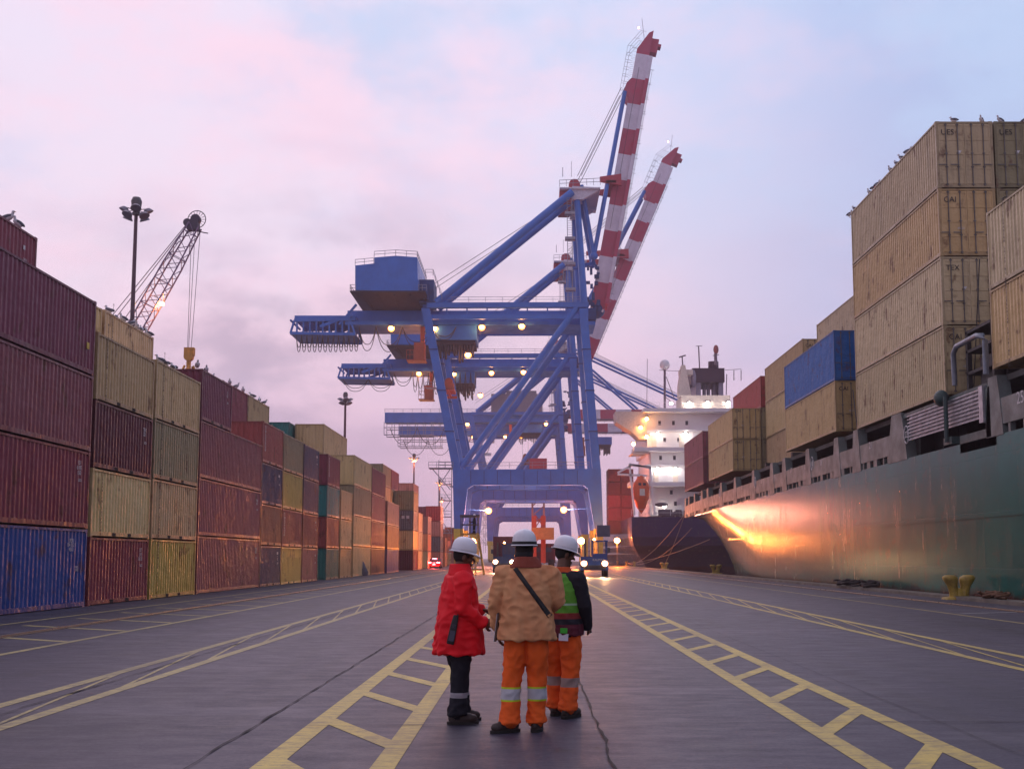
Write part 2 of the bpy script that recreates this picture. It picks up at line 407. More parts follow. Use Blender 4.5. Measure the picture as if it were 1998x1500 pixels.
# fenders hanging on the quay face hide the gap
# ---------------------------------------------------------------- containers
CW = 2.44
DARK = mat('recess_shade', (.012, .01, .01), .9, var=.1)  # near-black colour stands for shade in fork pockets and behind the gangway
GALV = mat('galvanised_bar', (.16, .15, .14), .5, .4, var=.5)
WL = mat('white_lettering', (.62, .60, .62), .6, var=.3, scale=8); BL = mat('black_lettering', (.02, .02, .025), .6, var=.2)
YL = mat('yellow_label', (.55, .38, .05), .6, var=.2)
def wave(a, b, lo, hi, period=.28):
    n = max(2, round((b-a)/period)); p = (b-a)/n; out = []
    for i in range(n):
        s = a+i*p
        out += [(s, hi), (s+p*.28, hi), (s+p*.5, lo), (s+p*.78, lo)]
    out.append((b, hi)); return out
CM = {}
def cmesh(Ln, H, doors):
    k = (round(Ln, 2), round(H, 2), doors)
    if k in CM: return CM[k]
    fr = MB(); w2 = CW/2; T = .02
    for sx in (-1, 1):
        x0, x1 = sx*(w2-.11), sx*(w2-.004)
        fr.box((x0, 0.004, 0), (x1, .11, H-.03)); fr.box((x0, Ln-.11, 0), (x1, Ln-.004, H-.03))
        fr.box((sx*(w2-.07), .11, .03), (x1, Ln-.11, .17)); fr.box((sx*(w2-.06), .11, H-.11), (x1, Ln-.11, H-.04))
        for y in (0, Ln):
            s = 1 if y == 0 else -1
            for z in (0, H-.14): fr.box((sx*(w2-.17), y, z), (sx*w2, y+s*.18, z+.118))
            for z in (.03, H-.10): fr.box((0, y+s*.008, z), (sx*(w2-.11), y+s*.10, z+(.12 if z < .1 else .07)))
    pk = MB()
    if Ln < 8:
        for sx in (-1, 1):
            for yy in (Ln/2-.95, Ln/2+.6): pk.box((sx*(w2-.05), yy, .035), (sx*(w2+.001), yy+.34, .15))
    pn = MB(); z0, z1 = .16, H-.10
    for sx in (-1, 1):
        pr = wave(.11, Ln-.11, w2-.062, w2-.024)
        vs = [(sx*x, y, z0) for y, x in pr]+[(sx*x, y, z1) for y, x in pr]; n = len(pr)
        pn.add(vs, [((i, i+1, n+i+1, n+i) if sx > 0 else (i+1, i, n+i, n+i+1)) for i in range(n-1)])
    for y, s in ((0, 1), (Ln, -1)):
        if doors and s > 0: continue
        pr = wave(-w2+.11, w2-.11, .065, .028)
        vs = [(x, y+s*d, .14) for x, d in pr]+[(x, y+s*d, H-.10) for x, d in pr]; n = len(pr)
        pn.add(vs, [((i, i+1, n+i+1, n+i) if s > 0 else (i+1, i, n+i, n+i+1)) for i in range(n-1)])
    pn.box((-w2+.06, .1, H-.06), (w2-.06, Ln-.1, H-.045)); pn.box((-w2+.06, .1, .12), (w2-.06, Ln-.1, .135))
    dm = bmh = None
    if doors:
        d = MB(); x0, x1 = .008, w2-.115
        d.box((x0, .03, .16), (x1, .075, H-.11))
        for q in range(5):
            z = .2+(H-.42)*q/4; d.box((x0+.03, .012, z), (x1-.03, .03, z+.07))
        for xx in (x0, x1-.05): d.box((xx, .010, .165), (xx+.05, .029, H-.115))
        dm = d.mesh('door', CMAT)
        g = MB()
        for xx in (.30, .80):
            g.tube((xx, -.012, .10), (xx, -.012, H-.10), .024, n=6)
            for z in (.14, .9, 1.5, H-.2): g.box((xx-.06, -.012, z), (xx+.06, .010, z+.05))
            g.box((xx-.02, -.05, 1.0), (xx+.34, -.03, 1.04))
        bmh = g.mesh('locking_bar', GALV)
    CM[k] = (fr.mesh('frame', CMAT), pk.mesh('fork_pocket', DARK) if pk.v else None, pn.mesh('wall_panel', CMAT), dm, bmh)
    return CM[k]
COLS = dict(maroon=(.175, .028, .045), darkred=(.10, .022, .032), mauve=(.21, .058, .075), purple=(.155, .034, .062), red=(.36, .045, .045),
            brick=(.24, .05, .045), blue=(.010, .050, .24), navy=(.035, .04, .085), green=(.02, .13, .11), teal=(.02, .15, .14),
            beige=(.48, .33, .15), tan=(.41, .275, .13), olive=(.23, .185, .10), yellow=(.42, .30, .06), cream=(.47, .36, .21),
            grey=(.10, .105, .12), violet=(.13, .10, .20), rust=(.24, .085, .05), salmon=(.34, .15, .115), brightblue=(.008, .11, .38), orange=(.5, .2, .08))
CNAME = dict(darkred='dark red', brightblue='bright blue')
def container(x, y, z, Ln, H, col, label, group, doors=False, text=None, flip=False, side=1, detail=True):
    t = thing('shipping_container', (x, y, z), label, 'container', group)
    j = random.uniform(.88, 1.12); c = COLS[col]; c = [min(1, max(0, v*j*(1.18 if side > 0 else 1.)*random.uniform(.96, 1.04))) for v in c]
    fr, pk, pn, dm, bm_ = cmesh(Ln, H, doors)
    def put(name, me, par, sx=1, dark=1.):
        o = bpy.data.objects.new(name, me); COL.objects.link(o); o.parent = par; o.color = (c[0]*dark, c[1]*dark, c[2]*dark, 1); o.scale[0] = sx; return o
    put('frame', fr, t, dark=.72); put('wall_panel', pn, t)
    if pk and detail: put('fork_pocket', pk, t)
    if doors:
        for sx in (1, -1):
            d = put('door', dm, t, sx)
            if detail: put('locking_bar', bm_, d)
    for tx in (text or []):
        s, size, yy, zz, mm, mode = tx
        xs = side*(CW/2+.001)
        if mode == 'end': lettering(s, size, mm, (x+yy, y-.006, z+zz), (R(90), 0, 0), t)
        else:
            rz = R(90) if side > 0 else R(-90)
            rot = (R(90), 0, rz)
            if mode == 'vert': rot = (R(90), R(90), rz)
            lettering(s, size, mm, (x+xs, y+yy, z+zz), rot, t, space=.82)
    return t
ORD = ['bottom', 'second', 'third', 'fourth', 'top', 'sixth']
NTH = ['first', 'second', 'third', 'fourth', 'fifth', 'sixth', 'seventh', 'eighth', 'ninth', 'tenth', 'eleventh', 'twelfth', 'thirteenth', 'fourteenth', 'fifteenth']
def cn(c): return CNAME.get(c, c)
VT = '\n'.join('MEDITERRANEAN SHIPPING CO')
def stack(x, y, Ln, H, cols, where, group, doors=False, texts={}, side=1, z0=0., detail=True, sizes='20'):
    n = len(cols)
    for i, c in enumerate(cols):
        if c is None: continue
        tier = 'bottom' if i == 0 else 'top' if i == n-1 else ['', 'second', 'third', 'fourth', 'fifth'][i]
        if n == 1: tier = 'only'
        lab = f'{cn(c)} corrugated container, {tier} tier of the {where}'
        if len(lab.replace('-', ' ').split()) > 15: lab = lab.replace('corrugated ', '').replace('stack stack', 'stack').replace(' tier of', ' in')
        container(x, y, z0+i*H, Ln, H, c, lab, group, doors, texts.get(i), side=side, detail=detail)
LX = -14.6-CW/2
G1 = 'containers stacked along the left of the quay'
def vtx(Ln, H): return [(VT, .15, .9 if Ln < 8 else 1.2, H/2+.05, BL, 'flat')]
def idt(Ln, H): return [('UESU\n 194 512 1\n 45G1', .17, Ln-1.3, H-.55, WL, 'flat'), ('MAX\nTARE', .11, Ln-.8, H-1.3, WL, 'flat')]
def num(s, Ln, H): return [(s, .2, Ln-.9, H-.6, WL, 'flat'), ('22G1', .13, Ln-.8, H-1.0, WL, 'flat')]
def cro(H): return [('CRONOS', .34, .55, H/2+.2, WL, 'vert')]
front = [  # y, length, tier height, colours, texts
    (25.6, 12.19, 2.54, ['blue', 'maroon', 'mauve', 'purple'], {0: idt(12.19, 2.54), 1: num('151\n6185\n150', 12.19, 2.54), 3: [('■', .3, 11.6, .9, YL, 'flat')]}),
    (38.05, 5.86, 2.30, ['maroon', 'beige', 'darkred', 'tan'], {0: num('UT\n143\n8170', 5.86, 2.3), 1: vtx(5.86, 2.3), 2: num('TEX\n221', 5.86, 2.3), 3: vtx(5.86, 2.3)}),
    (44.15, 5.95, 2.33, ['yellow', 'tan', 'olive', 'beige'], {i: vtx(5.95, 2.33) for i in range(4)}),
    (50.35, 11.6, 2.56, ['mauve', 'mauve', 'mauve'], {0: num('FCIU\n 3012', 11.6, 2.56), 1: num('FCIU\n 811', 11.6, 2.56)}),
    (62.1, 5.1, 2.26, ['navy', 'rust', 'navy', 'brick'], {0: num('■■\n▪\n 12', 5.1, 2.26), 2: num('■■\n▪', 5.1, 2.26), 3: cro(2.26)}),
    (67.45, 5.75, 2.24, ['yellow', 'maroon', 'yellow', 'olive'], {1: cro(2.24)}),
    (73.6, 5.2, 2.23, ['mauve', 'brick', 'navy', 'navy'], {0: num('■\n▪', 5.2, 2.23), 1: num('■\n▪', 5.2, 2.23), 3: num('■■\n▪', 5.2, 2.23)}),
    (82.2, 5.3, 2.26, ['green', 'brick', 'teal', 'maroon'], {3: cro(2.26)}),
    (88.2, 5.5, 2.28, ['tan', 'beige', 'beige'], {}),
    (94.6, 10.4, 2.52, ['beige', 'beige', 'olive', 'beige'], {}),
    (105.4, 9.7, 2.48, ['rust', 'maroon', 'maroon', 'maroon'], {2: cro(2.48)}),  # bottom box: maroon turned rust, lamplight painted into its colour
    (117, 10.4, 2.46, ['violet', 'rust', 'salmon'], {}),
    (143, 6., 2.48, ['darkred', 'tan', 'grey', 'olive'], {2: [('■ ■', .5, .2, 1.6, WL, 'end')]}),
    (149.5, 6., 2.48, ['beige', 'cream', 'tan'], {}),
    (163, 6., 2.48, ['tan', 'orange', 'salmon'], {}),
    (186, 6., 2.48, ['salmon', 'grey', 'salmon', 'red'], {}),
    (196, 6., 2.48, ['orange', 'rust'], {}),
]
for i, (y, Ln, H, cols, tx) in enumerate(front):
    nm = 'nearest stack in the front left row' if i == 0 else f'stack {["","","second","third","fourth","fifth","sixth","seventh","eighth","ninth","tenth","eleventh","twelfth","thirteenth","fourteenth","fifteenth","sixteenth","last"][i+1]} from the camera, front left row'
    stack(LX, y, Ln, H, cols, nm, G1, texts=tx)
container(LX, 50.35, 3*2.56, 5.1, 2.30, 'purple', 'short purple container on top of the long mauve stack, front left row', G1, text=num('II\n02', 5.1, 2.3))
LX2 = LX-2.62
back = [  # x, y, length, tier height, colours, how it is seen
    (LX2, 26.8, 12.19, 2.54, ['maroon', 'maroon', 'mauve', 'tan', 'maroon'], 'nearest stack of the second left row', {4: num('■', 12.1, 2.5)}),
    (LX2, 39.3, 5.9, 2.31, ['tan', 'tan', 'tan', 'tan', 'beige'], 'second-row stack just behind the gap', {}),
    (LX2, 45.5, 6., 2.32, ['tan', 'tan', 'olive', 'tan', 'beige'], 'second-row stack beside the lattice boom', {4: vtx(6, 2.3)}),
    (LX2, 63.4, 5.6, 2.30, ['maroon', 'tan', 'mauve', 'maroon', 'maroon'], 'second-row stack with gulls on it', {4: cro(2.3)}),
    (LX2, 69.2, 5.6, 2.30, ['tan', 'tan', 'tan', 'olive', 'tan'], 'second-row stack behind the gulls', {}),
    (LX2, 94.8, 12.0, 2.54, ['olive', 'tan', 'olive', 'olive', 'beige'], 'tall second-row stack left of the thin mast', {}),
    (LX2, 107.2, 12.0, 2.54, ['tan', 'maroon', 'tan', 'tan'], 'second-row stack past the thin mast', {}),
    (LX-5.24, 93.5, 9.0, 2.54, ['teal', 'teal', 'teal', 'tan', 'teal'], 'third-row stack', {4: [('capital', .75, -.1, 1.4, WL, 'end')]}),
    (LX2, 133, 8, 2.5, ['olive', 'olive', 'tan', 'tan', 'olive'], 'second-row stack facing down the quay', {}),
    (LX2, 141.5, 8, 2.5, ['maroon', 'tan', 'maroon', 'tan', 'maroon'], 'second-row stack behind the quay-facing one', {}),
    (LX2, 168, 8, 2.5, ['salmon', 'tan', 'rust', 'tan', 'salmon'], 'second-row pinkish stack farther along', {}),
    (LX2, 188, 6, 2.48, ['tan', 'tan', 'salmon', 'mauve'], 'second-row stack beside the last front one', {}),
    (LX-5.24, 175, 6, 2.48, ['tan', 'red', 'salmon', 'tan'], 'third-row stack far along the row', {}),
    (LX+2.6, 210, 6, 2.48, ['salmon', 'red'], 'low stack beside the crane leg', {}),
    (LX-2.62, 236, 6, 2.48, ['rust', 'salmon', 'rust'], 'stack past the crane stairs', {}),
    (LX+.2, 225, 6, 2.48, ['tan', 'salmon', 'rust'], 'stack by the crane stairs', {}),
]
for x, y, Ln, H, cols, nm, tx in back: stack(x, y, Ln, H, cols, nm, G1, texts=tx, detail=False)
# ship containers
SX = 17.35; SXC = SX+CW/2; G2 = 'containers on the deck of the green ship'
def sst(x, y0, y1, z0, H, cols, nm, tx={}, **k):
    stack(x, y0, y1-y0, H, cols, nm, G2, doors=True, texts=tx, side=-1, z0=z0, **k)
def vts(Ln): return [(VT, .16, Ln-1.5, 1.5, BL, 'flat')]
cai = [('CAI', .34, -.72, 2.45, BL, 'end'), ('45G1', .14, -.3, 1.2, WL, 'end')]
ends = {0: cai, 1: [('TEX', .32, -.72, 2.45, BL, 'end'), ('▼', .22, -.25, 1.55, WL, 'end')], 2: cai, 3: [('UES', .34, -.72, 2.45, BL, 'end'), ('▼', .22, -.25, 1.55, WL, 'end')]}
z = 8.35
sst(SXC, 47.3, 60.3, z, 2.96, ['cream', 'cream', 'beige', 'cream'], 'tall stack on the ship with doors to the camera', ends)
sst(SXC+2.5, 47.3, 60.3, z, 2.96, ['olive', 'olive', 'olive', 'olive'], 'inner stack beside the tall ship stack', ends)
sst(SXC+5.0, 47.3, 60.3, z, 2.96, ['tan', 'maroon', 'tan', 'tan'], 'innermost stack beside the tall ship stack')
sst(SXC, 30.3, 42.4, 8.6, 3.02, ['beige', 'cream'], 'ship stack cut by the right picture edge', {0: vts(12.1), 1: vts(12.1)})
sst(SXC+2.5, 30.3, 42.4, 8.6, 3.02, ['olive', 'tan'], 'inner ship stack at the right picture edge')
sst(SXC, 64.5, 77.3, 8.7, 2.93, ['beige', 'brightblue'], 'two-high ship stack with blue top', {0: cai})
sst(SXC+2.55, 82.5, 96, 8.6, 2.98, ['tan', 'beige', 'tan'], 'three-high ship stack behind the blue container', {2: cai, 1: cai, 0: cai})
sst(SXC+2.55, 64.8, 78.3, 8.6, 3.03, ['olive', 'tan', 'cream'], 'inner ship stack above the blue container')
sst(SXC, 97.6, 111, 8.95, 2.72, ['beige', 'beige'], 'two-high ship stack of paired boxes', {0: cai, 1: cai})
sst(SXC+2.5, 97.6, 111, 8.95, 2.75, ['olive', 'olive', 'red'], 'inner paired ship stack topped by red', {0: cai, 1: cai})
sst(SXC+5.0, 97.6, 111, 8.95, 2.72, ['olive', 'tan'], 'third-row ship stack beside the red box')
sst(SXC, 114.6, 128.4, 8.9, 2.7, ['mauve', 'mauve'], 'farthest dark red ship stack')
sst(SXC+2.5, 114.6, 128.4, 8.9, 2.7, ['olive', 'olive'], 'inner farthest ship stack')
# ---------------------------------------------------------------- green container ship
HX = 17.3; BEAM = 30
def hull_mat(name, col, col2, boot, zb, rustk=.6):
    m, nt, b = nodes(name)
    tc = N(nt, 'ShaderNodeTexCoord'); sp = N(nt, 'ShaderNodeSeparateXYZ'); L(nt, tc.outputs['Object'], sp.inputs[0])
    f1, n1 = noise_fac(nt, .16, (1, 1, 1.2), 7, .35, .65)
    f2, n2 = noise_fac(nt, 1.1, (1, 1, .22), 10, .5, .75, rough=.7)
    f3, n3 = noise_fac(nt, .8, (1, .7, 1.1), 12, .56, .64, rough=.7)
    f4, n4 = noise_fac(nt, 2.2, (1, 1.2, .5), 8, .6, .72)
    c = mix(nt, f1, col, col2)
    c = mix(nt, mul(nt, f2, .35), c, (.03, .04, .035))
    c = mix(nt, mul(nt, f3, rustk), c, (.09, .06, .04))
    c = mix(nt, mul(nt, f4, .3), c, (.10, .15, .13))
    b.inputs['Specular IOR Level'].default_value = .15
    # boot topping below a wavering line
    ad = N(nt, 'ShaderNodeMath', operation='MULTIPLY_ADD'); L(nt, n3.outputs[0], ad.inputs[0]); ad.inputs[1].default_value = 1.2; L(nt, sp.outputs[2], ad.inputs[2])
    mr = N(nt, 'ShaderNodeMapRange'); L(nt, ad.outputs[0], mr.inputs[0]); mr.inputs[1].default_value = zb+.7; mr.inputs[2].default_value = zb+.3
    c = mix(nt, mr.outputs[0], c, boot)
    L(nt, c, b.inputs['Base Color'])
    m2 = N(nt, 'ShaderNodeMapRange'); L(nt, f2, m2.inputs[0]); m2.inputs[3].default_value = .19; m2.inputs[4].default_value = .36
    L(nt, m2.outputs[0], b.inputs['Roughness'])
    # plating: welded strakes and slight dents
    wv = N(nt, 'ShaderNodeTexBrick'); wv.inputs['Scale'].default_value = 1.; wv.inputs['Mortar Size'].default_value = .012
    wv.inputs['Brick Width'].default_value = 6.5; wv.inputs['Row Height'].default_value = 2.1
    cb = N(nt, 'ShaderNodeCombineXYZ'); L(nt, sp.outputs[1], cb.inputs[0]); L(nt, sp.outputs[2], cb.inputs[1]); L(nt, cb.outputs[0], wv.inputs['Vector'])
    bu = N(nt, 'ShaderNodeBump'); bu.inputs['Strength'].default_value = .5; bu.inputs['Distance'].default_value = .05; bu.invert = True
    L(nt, wv.outputs['Fac'], bu.inputs['Height'])
    b2 = N(nt, 'ShaderNodeBump'); b2.inputs['Strength'].default_value = .3; b2.inputs['Distance'].default_value = .035
    L(nt, n2.outputs[0], b2.inputs['Height']); L(nt, bu.outputs[0], b2.inputs['Normal']); L(nt, b2.outputs[0], b.inputs['Normal'])
    return m
HM = hull_mat('green_hull_paint', (.001, .130, .108), (.004, .085, .075), (.065, .022, .02), 3.3, .3)
GREY = mat('ship_grey_green', (.14, .17, .165), .5, var=.5, scale=1.2)
ship = thing('container_ship', (HX, 60, -3), 'green container ship moored on the right with numbered bays and stacked containers', 'ship')
def hull_side(y0, prof, zs, hx, nshift=3., fl=.0028):
    # prof(z) -> far end Y at that height; side curves inward near that end
    mb = MB(); ys_n = 60; rows = []
    for z in zs:
        ye = prof(z); row = []
        for i in range(ys_n+1):
            t = i/ys_n; y = y0+(ye-y0)*t
            inn = fl*max(0, y-(ye-22))**2*(1.0 if z < 6 else .35)
            row.append((hx+inn, y, z))
        rows.append(row)
    vs = [p for r in rows for p in r]; n = ys_n+1
    fs = [(j*n+i, (j+1)*n+i, (j+1)*n+i+1, j*n+i+1) for j in range(len(zs)-1) for i in range(ys_n)]
    mb.add(vs, fs, 0, True)
    far = [r[-1] for r in rows]
    # mirrored starboard side and stern plating closing the end
    vs2 = [(2*hx+BEAM-x, y, z) for x, y, z in vs]
    mb.add(vs2, [f[::-1] for f in fs], 0, True)
    fv = []
    for p in far: fv += [p, (2*hx+BEAM-p[0], p[1], p[2])]
    mb.add(fv, [(2*i, 2*i+1, 2*i+3, 2*i+2) for i in range(len(far)-1)], 0)
    nv = []
    for r in rows: nv += [r[0], (2*hx+BEAM-r[0][0], r[0][1], r[0][2])]
    mb.add(nv, [(2*i+2, 2*i+3, 2*i+1, 2*i) for i in range(len(rows)-1)], 0)
    return mb
def prof1(z):
    t = max(0, min(1, (z+2.6)/9.6)); return 103+29*t**2.3
zs = [-4, -2.6, -1, 0, 1, 2, 3, 4, 5, 5.6, 6.12]
mb = hull_side(-22, prof1, zs, HX)
mb.box((HX+.02, -22, 5.9), (HX+BEAM-.02, 121, 6.0), 0)
mb.build('hull', HM, ship)
# bulwark band with numbered plates, slots beneath, pillars above
mb = MB(); mb2 = MB(); dk = MB()
gang = (42.6, 53.0)
BW0, BW1 = 6.46, 7.42
pill = [131, 127, 121.4, 115.6, 111.5, 103.6, 96.5, 88.5, 81.7, 77.7, 71, 64.3, 60.4, 53.6, 42.3, 36, 29.6, 23, 16, 9]
def inn(y): return HX+.0028*.35*max(0, y-(131-22))**2
ys = sorted(pill)
for a, b in zip(ys, ys[1:]):
    if a >= 42 and b <= 54: continue
    xa, xb = inn(a), inn(b)
    vs = [(xa-.01, a, BW0), (xb-.01, b, BW0), (xb-.01, b, BW1), (xa-.01, a, BW1), (xa+.15, a, BW0), (xb+.15, b, BW0), (xb+.15, b, BW1), (xa+.15, a, BW1)]
    mb.add(vs, [(0, 3, 2, 1), (4, 5, 6, 7), (0, 1, 5, 4), (3, 7, 6, 2)])
    n = max(2, int((b-a)/1.1))
    for i in range(n+1):    # posts dividing the slots
        y = a+(b-a)*i/n
        mb.box((inn(y)+.01, y-.09, 6.08), (inn(y)+.2, y+.09 if random.random() < .6 else y+.5, BW0+.01))
    mb.build('bulwark_plate', GREY, ship); mb = MB()
for y in pill:
    x = inn(y); wd = .55 if y not in (53.6,) else .95
    for s in (0,):
        vs = []
        for zz, ww in ((6.08, wd*1.45), (7.42, wd*1.1), (8.32, wd*.72)):
            vs += [(x-.03, y-ww, zz), (x-.03, y+ww, zz), (x+.45, y+ww, zz), (x+.45, y-ww, zz)]
        fs = []
        for k in (0, 4): fs += [(k+i, k+(i+1) % 4, k+4+(i+1) % 4, k+4+i)[::-1] for i in range(4)]
        mb.add(vs, fs+[(0, 1, 2, 3), (11, 10, 9, 8)])
    mb.build('bulwark_pillar', GREY, ship); mb = MB()
# dark passage behind the openings: deck, inboard wall, coaming
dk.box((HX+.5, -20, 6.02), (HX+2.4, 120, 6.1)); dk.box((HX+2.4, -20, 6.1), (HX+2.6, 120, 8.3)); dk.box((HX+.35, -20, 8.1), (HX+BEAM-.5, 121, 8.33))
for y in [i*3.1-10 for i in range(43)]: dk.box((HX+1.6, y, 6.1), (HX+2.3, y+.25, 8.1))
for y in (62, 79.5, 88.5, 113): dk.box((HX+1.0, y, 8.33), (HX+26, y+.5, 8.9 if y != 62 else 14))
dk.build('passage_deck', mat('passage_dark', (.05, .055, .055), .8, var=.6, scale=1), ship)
# hatch-end lashing bridge between the near stacks
lb = MB()
for x in (0.6, 3.2, 5.8):
    for y in (43.6, 46.2): lb.box((HX+x, y, 8.33), (HX+x+.18, y+.18, 10.8))
for zz in (9.0, 9.9, 10.7): lb.box((HX+.6, 43.6, zz), (HX+6, 46.4, zz+.12))
for k in range(7): lb.bar((HX+1+k*.75, 46.7, 8.6), (HX+1.5+k*.75, 46.8, 14.0), .035)
for k in range(5): lb.bar((HX+.4+k*.5, 61.5, 8.5), (HX+.9+k*.5, 63.9, 11.0), .05)
for k in range(4): lb.box((HX+.9+k*.5, 44.2, 8.33+.3*k), (HX+1.3+k*.5, 45.6, 9.6+.3*k))
lb.build('lashing_bridge', mat('ship_machinery', (.045, .045, .05), .6, .2, var=.5), ship)
pf = MB()
pa = [onX(a_, b_, HX-.15) for a_, b_ in ((1863, 752), (1860, 690), (1866, 676), (1905, 655), (1916, 655), (1922, 664), (1924, 730))]
pf.path(pa, .11, 10)
pf.build('pipe_frame', mat('pipe_paint', (.20, .23, .28), .4, .2, var=.3), ship)
gw = MB()
gw.box((HX+.12, 43.6, 6.95), (HX+.2, 52.0, 7.95))
gw2 = MB()
for k in range(56):
    y = 43.6+k*.15; gw2.box((HX+.02, y, 6.9), (HX+.07, y+.05, 8.0))
for zz in [6.9+.155*i for i in range(8)]: gw2.box((HX-.02, 43.5, zz), (HX+.018, 52.1, zz+.05))
gw2.box((HX-.1, 43.1, 6.7), (HX+.3, 43.5, 8.1)); 
gw2.build('gangway', mat('gangway_aluminium', (.42, .42, .46), .4, .5, var=.4), ship)
gw.build('gangway_backing', DARK, ship)
ls = MB()
ls.box((HX-.03, 42.6, 6.1), (HX+.25, 43.05, 8.0)); ls.box((HX+.05, 43, 8.0), (HX+.5, 53, 8.2))
ls.tube((HX-.2, 46.7, 6.3), (HX-.2, 46.7, 8.2), .09); ls.ell((HX-.15, 47.3, 8.2), (.3, .35, .35))
ls.box((HX-.15, 46.3, 6.2), (HX+.2, 47.2, 6.5)); ls.box((HX+.0, 42.2, 5.75), (HX+.1, 45.8, 6.45))
ls.build('fairlead', mat('dark_teal_steel', (.03, .07, .07), .5, var=.4), ship)
def num_at(px, py, s, size):
    p = onX(px, py, HX-.03); o = lettering(s, size, WL, (inn(p.y)-.02, p.y, p.z), (R(90), 0, R(-90)), ship, 'bay_number'); return p
for px, py, s, size in ((1990, 776, '25', .62), (1748, 853, '22', .50), (1698, 869, '21', .50), (1601, 903, '18', .46), (1571, 911, '18', .46), (1543, 918, '17', .46), (1485, 939, '15', .46), (1447, 951, '13', .46), (1410, 962, '11', .44), (1388, 969, '9', .44)):
    num_at(px, py, s, size)
for px, py, s in ((1768, 848, '22'), (1584, 904, '18'), (1473, 941, '14'), (1404, 962, '10')):
    p = num_at(px, py, s, .42)
    t = MB(); pts = [(inn(p.y)-.02, p.y+.30*math.cos(a*math.pi/12), p.z+.40*math.sin(a*math.pi/12)) for a in range(25)]
    t.path(pts, .03, 4); t.build('number_ring', WL, ship)
# rubbing strake and weld line, draught plates
mb = MB(); mb.box((HX-.035, -22, 3.1), (HX+.01, 100, 3.14)); mb.build('rubbing_strake', HM, ship)

# ---------------------------------------------------------------- far ship with white accommodation block
NH = hull_mat('navy_hull_paint', (.022, .020, .075), (.035, .028, .09), (.05, .014, .03), 3., .3)
WHT = mat('ship_white', (.70, .68, .72), .45, var=.25, scale=.5, dirt=(.45, .4, .42))
CREAMW = mat('ship_cream_trim', (.66, .56, .50), .5, var=.25)
WD = mat('window_dark', (.03, .03, .05), .2, var=.1)
ship2 = thing('container_ship', (18, 200, -3), 'distant ship with navy stern, white lit accommodation block and dark funnel', 'ship')
YS = 200.
def W(px, py, Y=YS): return onY(px, py, Y)
a = W(1230, 1008); zt = a.z
mb = MB(); x0 = 17.7; x1 = x0+31
# transom with rounded counter going down, hull running away
secs = [(zt, YS), (zt-3.5, YS+.2), (zt-5.0, YS+1.2), (2.2, YS+5), (-.5, YS+9), (-3.2, YS+14)]
vs = []
for zz, y in secs:
    tp = max(0, (4.2-zz))*.75; vs += [(x0+tp, y, zz), (x1-tp, y, zz), (x1, y+190, zz), (x0, y+190, zz)]
fs = []
for k in range(len(secs)-1):
    for i in range(4): fs.append(tuple(4*k+j for j in ((i+1) % 4, i))+tuple(4*(k+1)+j for j in (i, (i+1) % 4)))
fs.append((0, 1, 2, 3))
mb.add(vs, [f[::-1] for f in fs]); mb.build('hull', NH, ship2)
def WB(mb, px0, py0, px1, py1, y0=YS+3, d=20, mi=0):
    A = onY(px0, py0, y0); B = onY(px1, py1, y0); mb.box((A.x, y0, A.z), (B.x, y0+d, B.z), mi)
hb = MB(); WB(hb, 1268, 946, 1440, 1006, YS+6, 22); WB(hb, 1270, 880, 1440, 946, YS+4.4, 24); WB(hb, 1262, 806, 1440, 880, YS+5, 22)
hb.build('deckhouse', WHT, ship2)
bd = MB(); A = onY(1260, 800, YS+3)
WB(bd, 1256, 796, 1445, 803, YS+2.5, 26); WB(bd, 1262, 838, 1440, 841, YS+3.8, 3); WB(bd, 1238, 872, 1440, 880, YS+2.4, 6); WB(bd, 1262, 906, 1440, 909, YS+4, 2); WB(bd, 1228, 940, 1440, 948, YS+2.0, 5)
bd.build('deck', WHT, ship2)
bw = MB(); P = [onY(x, y, YS+4) for x, y in ((1200, 803), (1262, 803), (1262, 856), (1247, 856), (1232, 842), (1202, 823))]
bw.prism([(p.x, p.z) for p in P], YS+4, YS+9); P = [onY(x, y, YS+2.6) for x, y in ((1230, 886), (1244, 872), (1275, 872), (1262, 884))]
bw.prism([(p.x, p.z) for p in P], YS+2.6, YS+8); bw.build('bridge_wing', CREAMW, ship2)
rl = MB()
for (xa, ya, xb, yb, yy) in ((1240, 873, 1425, 873, 2.6), (1230, 941, 1440, 941, 2.2), (1262, 797, 1440, 797, 2.7), (1232, 1006, 1385, 1006, .4), (1264, 839, 1300, 839, 4)):
    A = onY(xa, ya, YS+yy); B = onY(xb, yb, YS+yy); rl.rail([A, B], 1.1, 2.2, .03)
rl.build('railing', WHT, ship2)
wn = MB()
for x, y in ((1287, 825), (1314, 825), (1297, 858), (1324, 858), (1289, 893), (1316, 893), (1310, 960), (1318, 982), (1340, 825)): WB(wn, x-2.6, y-4, x+2.6, y+4, YS+4.3 if 880 < y < 946 else YS+4.9, .5); wn.build('window', WD, ship2); wn = MB()
dr = MB()
for x, y in ((1276, 858), (1330, 858), (1280, 925), (1318, 925), (1352, 925)): WB(dr, x-5, y-9, x+5, y+14 if y < 900 else y+15, YS+4.28 if y > 880 else YS+4.88, .3); dr.build('door', CREAMW, ship2); dr = MB()
tp = MB(); P = [onY(x, y, YS+12) for x, y in ((1324, 775), (1324, 752), (1330, 712), (1337, 712), (1350, 775))]
tp.prism([(p.x, p.z) for p in P], YS+12, YS+14); WB(tp, 1326, 721, 1352, 731, YS+12.5, 2); WB(tp, 1330, 771, 1425, 797, YS+10, 8)
tp.build('radar_mast', CREAMW, ship2)
fn = MB(); WB(fn, 1351, 718, 1414, 745, YS+14, 10, 0); WB(fn, 1358, 745, 1368, 797, YS+14.5, 9, 1); WB(fn, 1402, 745, 1412, 797, YS+14.5, 9, 1)
